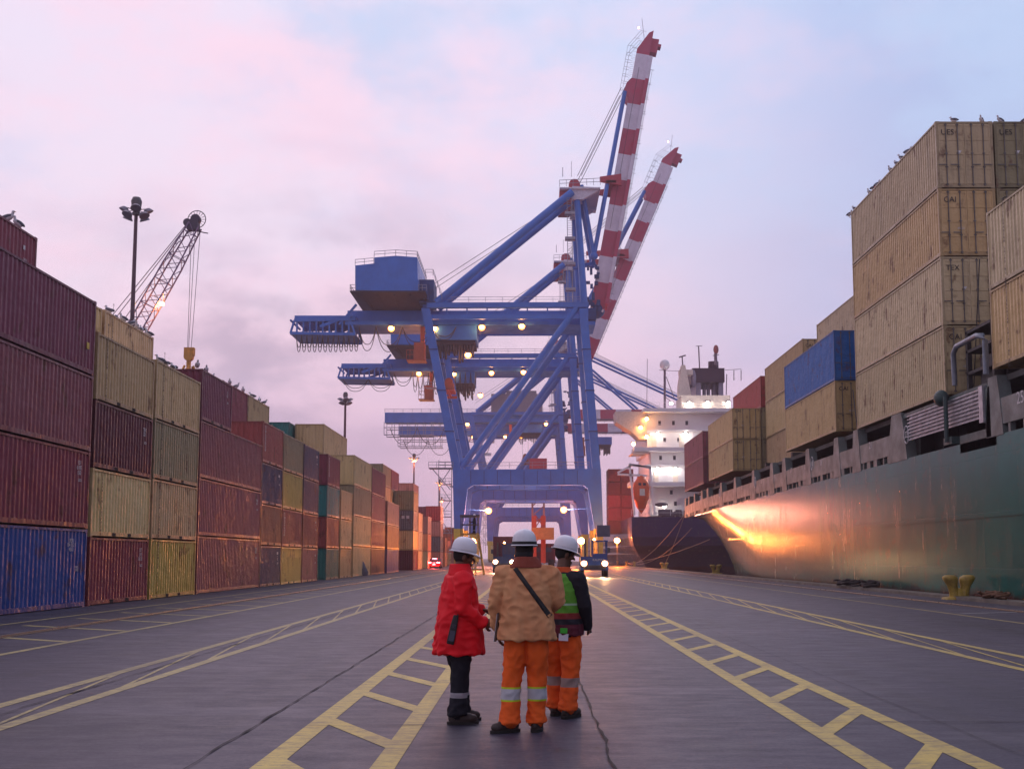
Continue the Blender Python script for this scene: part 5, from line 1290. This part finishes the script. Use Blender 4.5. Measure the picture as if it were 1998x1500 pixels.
def hand(mb, wrist, d, side, palm, curl=.5, s=1.):
    # d: direction of the hand, palm: palm normal
    d = d.normalized(); palm = (palm-d*palm.dot(d)).normalized(); x = d.cross(palm)*side
    s *= 1.12; c = wrist+d*.05*s; rot = Matrix((x, palm, d)).transposed(); mb.ell(c, (.042*s, .018*s, .052*s), 12, 8, rot=rot)
    for k, (off, ln) in enumerate(((-.03, .062), (-.010, .074), (.010, .070), (.029, .054))):
        b = wrist+d*.088*s+x*off*s; p = b; dd = d.copy(); pts = [b-d*.02]
        for j, fr in enumerate((.45, .32, .23)):
            dd = (dd+palm*curl*(.45+.25*j)).normalized(); p = p+dd*ln*fr*1.25*s; pts.append(p)
        mb.path(pts, [.0115*s, .011*s, .0105*s, .009*s], 8); mb.ell(pts[-1], (.0095*s,)*3, 8, 6)
    b = wrist+d*.03*s-x*.036*s; pts = [b, b+(d*.6-x*.7+palm*.4).normalized()*.032*s, b+(d*.6-x*.7+palm*.4).normalized()*.032*s+(d*.9+palm*.5).normalized()*.03*s]
    mb.path(pts, [.014*s, .013*s, .011*s], 8); mb.ell(pts[-1], (.0085*s,)*3, 8, 6)
def cloth_noise(a1=.010, a2=.005, sc=1., seed=0, zs=1.):
    def f(p, n):
        q = Vector((p.x*5*sc, p.y*5*sc, p.z*4*sc*zs))+Vector((seed, seed*2, 0))
        w1 = noise.noise(q); w2 = noise.noise(Vector((p.x*13*sc, p.y*13*sc, p.z*17*sc*zs))+Vector((seed, 0, 7)))
        w3 = 1-abs(noise.noise(Vector((p.x*9*sc, p.y*9*sc, p.z*12*zs))+Vector((0, seed, 3))))*2
        an = math.atan2(p.y, p.x); dr = math.sin(an*9+seed+2.5*noise.noise(Vector((p.x*2, p.y*2, p.z*2.5+seed))))*max(0, min(1, (1.25-p.z)/.5)) if .6 < p.z else 0
        return a1*.6*w1+a2*.5*w2+a2*1.25*(w3-.4)+a1*.5*dr
    return f
def cloth_mat(name, col, bands=None, rough=.85, var=.4, dirt=None, low=None):
    m, nt, b = nodes(name)
    f, n1 = noise_fac(nt, 6, (1, 1, .6), 8, .35, .7); dirt = dirt or tuple(c*.5 for c in col)
    c = mix(nt, mul(nt, f, var), col, dirt)
    tc = N(nt, 'ShaderNodeTexCoord'); sp = N(nt, 'ShaderNodeSeparateXYZ'); L(nt, tc.outputs['Object'], sp.inputs[0])
    if bands:
        for z0, z1, bc in bands:
            a = N(nt, 'ShaderNodeMath', operation='GREATER_THAN'); a.inputs[1].default_value = z0; L(nt, sp.outputs[2], a.inputs[0])
            b2 = N(nt, 'ShaderNodeMath', operation='LESS_THAN'); b2.inputs[1].default_value = z1; L(nt, sp.outputs[2], b2.inputs[0])
            c = mix(nt, mul(nt, a.outputs[0], b2.outputs[0]), c, bc)
    L(nt, c, b.inputs['Base Color']); b.inputs['Roughness'].default_value = rough; b.inputs['Specular IOR Level'].default_value = .2
    w_ = N(nt, 'ShaderNodeTexNoise'); w_.inputs['Scale'].default_value = 220; bu = N(nt, 'ShaderNodeBump'); bu.inputs['Strength'].default_value = .25; bu.inputs['Distance'].default_value = .002
    L(nt, tc.outputs['Object'], w_.inputs['Vector']); L(nt, w_.outputs[0], bu.inputs['Height']); L(nt, bu.outputs[0], b.inputs['Normal'])
    return m
SKIN = mat('skin_brown', (.115, .05, .03), .5, var=.25, scale=10, dirt=(.07, .03, .02)); HAIR = mat('hair_black', (.012, .01, .01), .8, var=.2)
HELM = mat('helmet_white', (.66, .66, .72), .35, var=.22, scale=9, dirt=(.4, .38, .4)); BOOT = mat('boot_leather', (.035, .022, .02), .6, var=.4, scale=12); SOLE = mat('boot_sole', (.02, .018, .018), .9)
STRAP = mat('strap_black', (.012, .012, .015), .6); PAPER = mat('paper_white', (.7, .72, .82), .6, var=.05)
def head_parts(mb, c, s=1.0):
    # face looks along +Y
    mb.ell(c+V(0, 0, .02)*s, (.075*s, .095*s, .105*s), 20, 14); mb.ell(c+V(0, .028, -.065)*s, (.052*s, .058*s, .055*s), 16, 10)
    mb.path([c+V(0, .088, .012)*s, c+V(0, .112, -.018)*s, c+V(0, .112, -.03)*s], [.010*s, .014*s, .016*s], 8)
    for sx in (-1, 1):
        mb.ell(c+V(sx*.078, -.005, -.005)*s, (.012*s, .022*s, .034*s), 10, 8); mb.ell(c+V(sx*.032, .088, .03)*s, (.022*s, .010*s, .007*s), 8, 6); mb.ell(c+V(sx*.045, .065, -.02)*s, (.022*s, .022*s, .02*s), 8, 6)
    mb.ell(c+V(0, .088, -.058)*s, (.024*s, .012*s, .006*s), 10, 6); mb.ell(c+V(0, .085, -.070)*s, (.021*s, .013*s, .007*s), 10, 6); mb.ell(c+V(0, .078, -.10)*s, (.022*s, .018*s, .016*s), 10, 6)
def person(loc, rz, label, P):
    t = thing('person', (0, 0, 0), label, 'person', None)
    hc = V(*P.get('head', (0, .01, 1.655))); hyaw = P.get('hyaw', 0)
    RH = Matrix.Rotation(hyaw, 3, 'Z') @ Matrix.Rotation(P.get('hpitch', 0), 3, 'X')
    arms = P['arms']; feet = P['feet']; hip = P.get('hip', .95); sh = P.get('sh', 1.46); shw = P.get('shw', .20)
    b = MB()
    hb = MB(); head_parts(hb, V(0, 0, 0)); hb.v = [tuple(RH @ Vector(v)+hc) for v in hb.v]; b.add(hb.v, hb.f, 0, True)
    limb(b, [hc+V(0, -.02, -.05), (0, -.01, sh+.02)], [.058, .062])
    b.loft([(0, 0, hip-.06, .15, .10), (0, 0, hip+.1, .15, .10), (0, 0, sh-.25, .16, .105), (0, 0, sh-.05, .17, .09), (0, 0, sh+.04, .08, .06)], 20)
    for sx, (el, wr, hd, pn, cu) in zip((-1, 1), arms):
        S = V(sx*shw*.88, 0, sh-.02); limb(b, [S, V(*el), V(*wr)], [.045, .036, .026]); hand(b, V(*wr), V(*hd), sx, V(*pn), cu, 1.0)
    for sx, (ft, toe) in zip((-1, 1), feet):
        kn = V(sx*.10, .02, hip*.53).lerp(V(ft[0], ft[1], hip*.53), .5)+V(0, .02, 0); limb(b, [V(sx*.09, 0, hip-.02), kn, V(ft[0], ft[1], .12)], [.075, .05, .04])
        tv = V(toe[0], toe[1], 0).normalized(); b.path([V(ft[0], ft[1], .05)-tv*.05, V(ft[0], ft[1], .045)+tv*.14], [.035, .03], 8)
    remesh('body', b, SKIN, .0065, 3, None, t)
    # jacket
    j = MB(); J = P['jacket']; j.loft([(r[0], r[1], r[2], r[3], r[4], .86) for r in J['rings']], 36)
    for sx, (el, wr, hd, pn, cu) in zip((-1, 1), arms):
        S = V(sx*shw, 0, sh-.03); w_ = V(*wr); e = V(*el); k = J.get('arm', 1.); limb(j, [S-V(sx*.05, 0, 0), S, e, e.lerp(w_, .93)], [.095*k, .092*k, .076*k, .058*k])
        d = (w_-e).normalized(); j.tube(e.lerp(w_, .86), e.lerp(w_, .98), .062*k, .060*k, n=16)
    cl = J.get('collar'); 
    jo = remesh('jacket', j, J['mat'], .010, 3, cloth_noise(J.get('a', .010), J.get('b', .006), 1, P['seed']), t)
    if cl: cm = MB(); cm.loft([(0, cl[3], cl[0]-.02, cl[2]*1.35, cl[2]*1.1), (0, cl[3]-.005, cl[0]+cl[1]*.4, cl[2]*1.02, cl[2]*.96), (0, cl[3]-.01, cl[0]+cl[1]*.85, cl[2]*.78, cl[2]*.84)], 28); remesh('collar', cm, cl[4], .007, 2, cloth_noise(.003, .002, 2, 3), t)
    # trousers
    q = MB(); T = P['trousers']; k = T.get('k', 1.)
    q.loft([(0, 0, hip-.12, .165*k, .125*k), (0, 0, hip, .18*k, .135*k), (0, 0, hip+.08, .17*k, .13*k)], 28)
    for sx, (ft, toe) in zip((-1, 1), feet):
        kn = V(sx*.11, .02, hip*.53).lerp(V(ft[0], ft[1], hip*.53), .5); cu = V(ft[0], ft[1]-.01, .13)
        limb(q, [V(sx*.085, 0, hip-.05), V(sx*.095, .0, hip-.2).lerp(kn, .2), kn, kn.lerp(cu, .6), cu], [.108*k, .108*k, .090*k, .086*k, .088*k])
        q.loft([(cu.x, cu.y, .085, .094*k, .10*k), (cu.x, cu.y, .16, .088*k, .092*k)], 20)
    def tn(p, n, f1=cloth_noise(.011, .009, 1.1, P['seed']+5, .8), f2=cloth_noise(.010, .008, 1.5, P['seed']+9, 1.8)):
        return f1(p, n)+(f2(p, n)*max(0, 1-p.z/.4))
    remesh('trousers', q, T['mat'], .010, 3, tn, t)
    # boots
    for ft, toe in feet:
        tv = V(toe[0], toe[1], 0).normalized(); a_ = math.atan2(tv.x, tv.y); M = Matrix.Translation((ft[0], ft[1], 0)) @ Matrix.Rotation(-a_, 4, 'Z')
        bm_ = MB(); bm_.loft([(0, -.005, .07, .052, .075), (0, -.01, .15, .055, .066), (0, -.012, .20, .06, .07)], 20); bm_.ell((0, -.045, .06), (.046, .055, .05), 14, 10); bm_.ell((0, .05, .062), (.048, .11, .052), 16, 10); bm_.ell((0, .13, .052), (.052, .062, .044), 16, 10); bm_.box((-.04, -.08, .02), (.04, .16, .05))
        bm_.xf(M); bo = remesh('boot', bm_, BOOT, .008, 2, cloth_noise(.002, .001, 3), t)
        so = MB(); oc = [(.047*math.cos(u_) if True else 0, math.sin(u_)) for u_ in [2*math.pi*i/20 for i in range(20)]]
        so.loft([(0, .045, 0, .054, .155, .8), (0, .045, .028, .056, .158, .8)], 24); so.xf(M); so.build('sole', SOLE, bo)
    # hair and helmet
    hm = MB(); hm.ell(V(0, -.012, .025), (.083, .098, .10), 20, 14)
    hm.v = [tuple(RH @ Vector(v)+hc) for v in hm.v if True]; 
    hh = remesh('hair', MB().add([v for v in hm.v], hm.f, 0, True), HAIR, .01, 1, lambda p, n: (-.022 if (RH.inverted() @ (p-hc)).y > .05 else .002*noise.noise(p*60)), t)
    if P.get('nape'):
        nm = MB(); nm.ell(V(0, -.02, -.045), (.084, .09, .07), 18, 12); nm.v = [tuple(RH @ Vector(v)+hc) for v in nm.v]; remesh('hood', nm, mat('balaclava', (.015, .014, .018), .8), .008, 2, lambda p, n: (-.03 if (RH.inverted() @ (p-hc)).y > .03 else .003*noise.noise(p*30)), t)
    hl = MB(); z0 = .055; n = 32; prof = [(1.0, 0.), (.995, .03), (.96, .065), (.86, .10), (.66, .128), (.38, .143), (.10, .148), (.0, .149)]
    vs = []
    for f_, z in prof:
        for i in range(n):
            a = 2*math.pi*i/n; x, y = math.sin(a)*.117*f_, math.cos(a)*.130*f_; rdg = .007*max(0, 1-abs(x)/.022)*(1 if f_ < .97 else 0)+.003*max(0, 1-abs(abs(x)-.045)/.012)*(1 if f_ < .97 else 0)
            vs.append((x, y-.008, z0+z+rdg))
    fs = [(j*n+(i+1) % n, j*n+i, (j+1)*n+i, (j+1)*n+(i+1) % n) for j in range(len(prof)-1) for i in range(n)]
    hl.add(vs, fs, 0, True)
    vs = []      # brim, longer in front, and a turned-down lip
    for (e1, dz) in ((0, 0), (1, -.006), (1.02, -.014), (0.2, -.014)):
        for i in range(n):
            a = 2*math.pi*i/n; fwd = max(0, math.cos(a))**2; wd = .014+.036*fwd+.006*max(0, -math.cos(a)); x = math.sin(a)*(.117+wd*e1*.9); y = math.cos(a)*(.130+wd*e1)
            vs.append((x, y-.008, z0+.004+dz-.022*fwd*e1))
    fs = [(j*n+(i+1) % n, j*n+i, (j+1)*n+i, (j+1)*n+(i+1) % n) for j in range(3) for i in range(n)]
    hl.add(vs, [f[::-1] for f in fs], 0, True)
    hl.v = [tuple(RH @ (Vector(v)*.98-V(0, 0, .002))+hc) for v in hl.v]; ho = hl.build('helmet', HELM, t)
    sm = ho.modifiers.new('thick', 'SOLIDIFY'); sm.thickness = .003
    if P.get('band'):
        bb = MB(); vs = []
        for z, e in ((.045, .004), (.075, .004), (.075, .001), (.045, .001)):
            for i in range(n): a = 2*math.pi*i/n; vs.append((math.sin(a)*(.117+e), math.cos(a)*(.130+e)-.008, z+.012))
        bb.add(vs, [(j*n+(i+1) % n, j*n+i, ((j+1) % 4)*n+i, ((j+1) % 4)*n+(i+1) % n) for j in range(4) for i in range(n)], 0, True); bb.v = [tuple(RH @ (Vector(v)*.98-V(0, 0, .002))+hc) for v in bb.v]; bb.build('helmet_strap', STRAP, t)
    ey = MB(); wv = MB()
    for sx in (-1, 1): wv.ell(RH @ V(sx*.031, .086, .012)+hc, (.012, .009, .009), 10, 8); ey.ell(RH @ V(sx*.031, .0935, .012)+hc, (.0055, .004, .0055), 8, 6)
    wv.build('eye', mat('eye_white', (.45, .42, .4), .3), t); ey.build('pupil', mat('pupil', (.01, .01, .01), .2), t)
    t.location = loc; t.rotation_euler = (0, 0, rz); t['_o'] = tuple(loc); return t, jo
DN = (0, .15, -1)
SILV = (.42, .42, .46); LIME = (.45, .55, .03)
ORT = cloth_mat('orange_trousers', (.80, .12, .02), [(.285, .415, LIME), (.302, .398, SILV)], var=.35)
ORT2 = cloth_mat('orange_trousers_worn', (.78, .115, .02), [(.31, .40, (.30, .22, .20))], var=.35)
BKT = cloth_mat('black_trousers', (.016, .016, .024), [(.255, .305, (.30, .29, .33))], var=.5)
TAN = cloth_mat('tan_duck_jacket', (.60, .31, .15), var=.65, dirt=(.42, .13, .055)); REDJ = cloth_mat('red_jacket', (.75, .010, .020), var=.3, rough=.6)
COLR = cloth_mat('rust_collar', (.26, .06, .04)); 
# --- middle man, seen from behind
p = onZ(1027, 1428)
mid, mj = person((p.x+.0, p.y, 0), R(-2), 'middle worker seen from behind in tan jacket and orange trousers with silver bands, white helmet', dict(seed=1, head=(-.02, .015, 1.665), hip=.96, sh=1.47, shw=.225, nape=True, band=True,
    arms=[((-.28, -.02, 1.17), (-.275, .07, .955), (.05, .12, -1), (1, .2, 0), .7), ((.285, .03, 1.20), (.20, .27, 1.12), (-.3, 1, .1), (0, 0, -1), .5)],
    feet=[((-.155, .0, 0), (-.75, -.5)), ((.09, .07, 0), (.1, 1))],
    jacket=dict(mat=TAN, arm=.98, a=.018, b=.012, collar=(1.525, .095, .125, .0, COLR), rings=[(0, 0, .845, .275, .20), (0, 0, .90, .268, .195), (0, 0, 1.08, .248, .185), (0, 0, 1.27, .23, .172), (0, 0, 1.40, .215, .155), (0, 0, 1.47, .185, .13), (0, 0, 1.525, .14, .10), (0, 0, 1.56, .08, .07)]),
    trousers=dict(mat=ORT, k=1.03)))
# cross-body strap laid on the jacket
bv = BVHTree.FromPolygons([v.co[:] for v in mj.data.vertices], [pl.vertices[:] for pl in mj.data.polygons])
rows = []
for i in range(29):
    f_ = i/28; c = V(-.125+.40*f_, 0, 1.535-.60*f_) if False else V(-.13+.415*f_, 0, 1.54-.56*f_)
    dn = V(.56, 0, .415).normalized(); r_ = []
    for s_ in (-1, 1):
        pt = c+dn*.021*s_; h = bv.ray_cast(Vector((pt.x, -1, pt.z)), Vector((0, 1, 0)))
        r_.append(h[0]-V(0, .006, 0) if h[0] else None)
    if all(r_): rows.append(r_)
m = MB(); vs = [x for r_ in rows for x in r_]; m.add(vs, [(2*i, 2*i+2, 2*i+3, 2*i+1) for i in range(len(rows)-1)], 0, True)
st_ = m.build('shoulder_strap', STRAP, mid); st_.data.transform(Matrix.Translation(Vector(mid['_o']))) if False else None
sd = st_.modifiers.new('thick', 'SOLIDIFY'); sd.thickness = .006
st_.data.transform(Matrix.Translation(Vector(mid['_o'])))
def heldbox(name, m, par, loc, rz, label, cat, mats):
    o = m.build(name, mats); o.location = loc; o.rotation_euler = rz; tag(o, label, cat); return o
def wp(t, x, y, z): a = t.rotation_euler[2]; return Vector((t.location[0]+x*math.cos(a)-y*math.sin(a), t.location[1]+x*math.sin(a)+y*math.cos(a), z))
m = MB(); m.cbox((0, 0, 0), (.018, .20, .29)); m.cbox((-.011, 0, 0), (.003, .19, .28), 1); m.cbox((-.014, 0, .13), (.006, .08, .025), 2)
heldbox('clipboard', m, None, wp(mid, -.262, .06, .98), (R(8), R(8), R(-8)), 'clipboard held against his side by the tan-jacketed worker', 'clipboard', [mat('board_brown', (.10, .06, .05), .6), PAPER, GALV])
# --- left man in red, facing right
p = onZ(893, 1409.5)
lf, lj = person((p.x, p.y, 0), R(-72), 'left worker in long red jacket and black trousers, facing right, white helmet', dict(seed=4, head=(.0, .05, 1.60), hyaw=R(-6), hpitch=R(-10), hip=.92, sh=1.40, shw=.19,
    arms=[((-.22, .05, 1.10), (-.10, .26, 1.08), (.6, .8, -.1), (0, -.3, -1), .7), ((.23, -.02, 1.12), (.20, .20, .97), (-.1, 1, -.1), (-1, 0, -.2), .6)],
    feet=[((-.12, .07, 0), (.0, 1)), ((.10, -.02, 0), (.1, 1))],
    jacket=dict(mat=REDJ, arm=1.05, a=.016, b=.011, collar=(1.445, .11, .115, .02, REDJ), rings=[(0, .0, .665, .238, .25), (0, .0, .72, .234, .245), (0, .0, .95, .225, .22), (0, .0, 1.15, .218, .19), (0, .005, 1.30, .212, .165), (0, .0, 1.395, .175, .135), (0, .01, 1.45, .12, .10), (0, .01, 1.48, .075, .07)]),
    trousers=dict(mat=BKT, k=1.0)))
m = MB(); m.loft([(0, 0, -.14, .030, .018, .6), (0, 0, -.13, .036, .024, .6), (0, 0, .03, .034, .024, .6), (0, 0, .13, .026, .020, .6), (0, 0, .14, .02, .015, .6)], 20); m.cbox((0, -.0255, -.06), (.05, .004, .10), 1)
for k in range(3):
    for l_ in range(3): m.cbox((-.013+k*.013, -.026, .02+l_*.013), (.008, .004, .008), 1)
m.tube((.015, 0, .14), (.015, 0, .22), .006, n=8)
heldbox('handheld_radio', m, None, onZ(884, 1300, 0)*0+Vector((onY(884, 1228, p.y-.27).x, p.y-.262, onY(884, 1228, p.y-.27).z)), (R(-4), R(12), R(6)), 'black handheld radio hanging on the red jacket', 'radio', [STRAP, mat('radio_screen', (.05, .05, .09), .3)])
# --- right man in green vest, facing right and away
p = onZ(1103, 1398)
SLV = cloth_mat('black_sleeves', (.020, .018, .026)); VEST = cloth_mat('green_vest', (.10, .30, .03), [(1.12, 1.14, (.30, .42, .30)), (.80, .93, (.10, .015, .03)), (.93, .985, (.022, .02, .03)), (.985, 1.045, (.22, .03, .03))], rough=.6)
rt, rj = person((p.x-.03, p.y, 0), R(-30), 'right worker in green safety vest over black sleeves and orange trousers, white helmet', dict(seed=8, head=(.0, .06, 1.625), hyaw=R(-40), hpitch=R(-14), hip=.90, sh=1.40, shw=.18,
    arms=[((-.22, .12, 1.12), (-.10, .30, 1.05), (.3, 1, .1), (0, -.3, -1), .6), ((.24, .02, 1.12), (.20, .16, .90), (-.1, 1, -.2), (-1, 0, -.2), .6)],
    feet=[((-.11, .08, 0), (-.1, 1)), ((.10, -.05, 0), (.1, 1))],
    jacket=dict(mat=SLV, a=.008, b=.005, collar=(1.43, .085, .095, .02, cloth_mat('orange_collar', (.60, .10, .03))), rings=[(0, 0, .80, .19, .165), (0, 0, .95, .185, .16), (0, 0, 1.15, .185, .155), (0, 0, 1.3, .18, .14), (0, 0, 1.39, .155, .115), (0, 0, 1.45, .09, .08)]),
    trousers=dict(mat=ORT2, k=1.02)))
v_ = MB(); v_.loft([(0, 0, .82, .215, .185, .86), (0, 0, .95, .208, .18, .86), (0, 0, 1.15, .202, .175, .86), (0, 0, 1.30, .192, .158, .86), (0, 0, 1.385, .168, .13, .86), (0, 0, 1.44, .11, .095, .86)], 32)
vo = remesh('vest', v_, VEST, .010, 3, cloth_noise(.009, .006, 1, 12), rt)
m = MB(); m.cbox((0, 0, 0), (.095, .004, .07), 0); m.cbox((0, 0, .065), (.07, .03, .05), 1)
heldbox('paper_card', m, None, (onY(1100, 1244, p.y-.3).x, p.y-.20, onY(1100, 1244, p.y-.3).z), (0, R(3), R(-5)), 'small white card at the hip of the green-vested worker', 'card', [PAPER, mat('bright_green_pouch', (.06, .5, .05), .6)])
# --- two distant workers, simpler poses
def small_person(loc, rz, label, jc, tc_):
    t, _ = person(loc, rz, label, dict(seed=3, head=(0, .01, 1.6), hip=.9, sh=1.4, shw=.18, arms=[((-.23, 0, 1.12), (-.22, .06, .9), DN, (1, 0, 0), .5), ((.23, 0, 1.12), (.15, .25, 1.05), (0, 1, 0), (-1, 0, 0), .5)],
        feet=[((-.1, 0, 0), (-.1, 1)), ((.1, .05, 0), (.1, 1))], jacket=dict(mat=jc, rings=[(0, 0, .8, .19, .15), (0, 0, 1.1, .18, .14), (0, 0, 1.3, .18, .13), (0, 0, 1.4, .15, .1), (0, 0, 1.45, .08, .07)]), trousers=dict(mat=tc_)))
    return t
small_person(stairs_top, R(100), 'small dark-clothed figure standing on top of the access stairs', SLV, BKT)
pp = onZ(813, 1110); small_person((pp.x, pp.y, 0), R(60), 'distant worker in brown standing at the foot of the quay-facing stack', cloth_mat('brown_jacket', (.14, .06, .05)), BKT)
for o in list(bpy.data.objects):
    if '_o' in o: del o['_o']
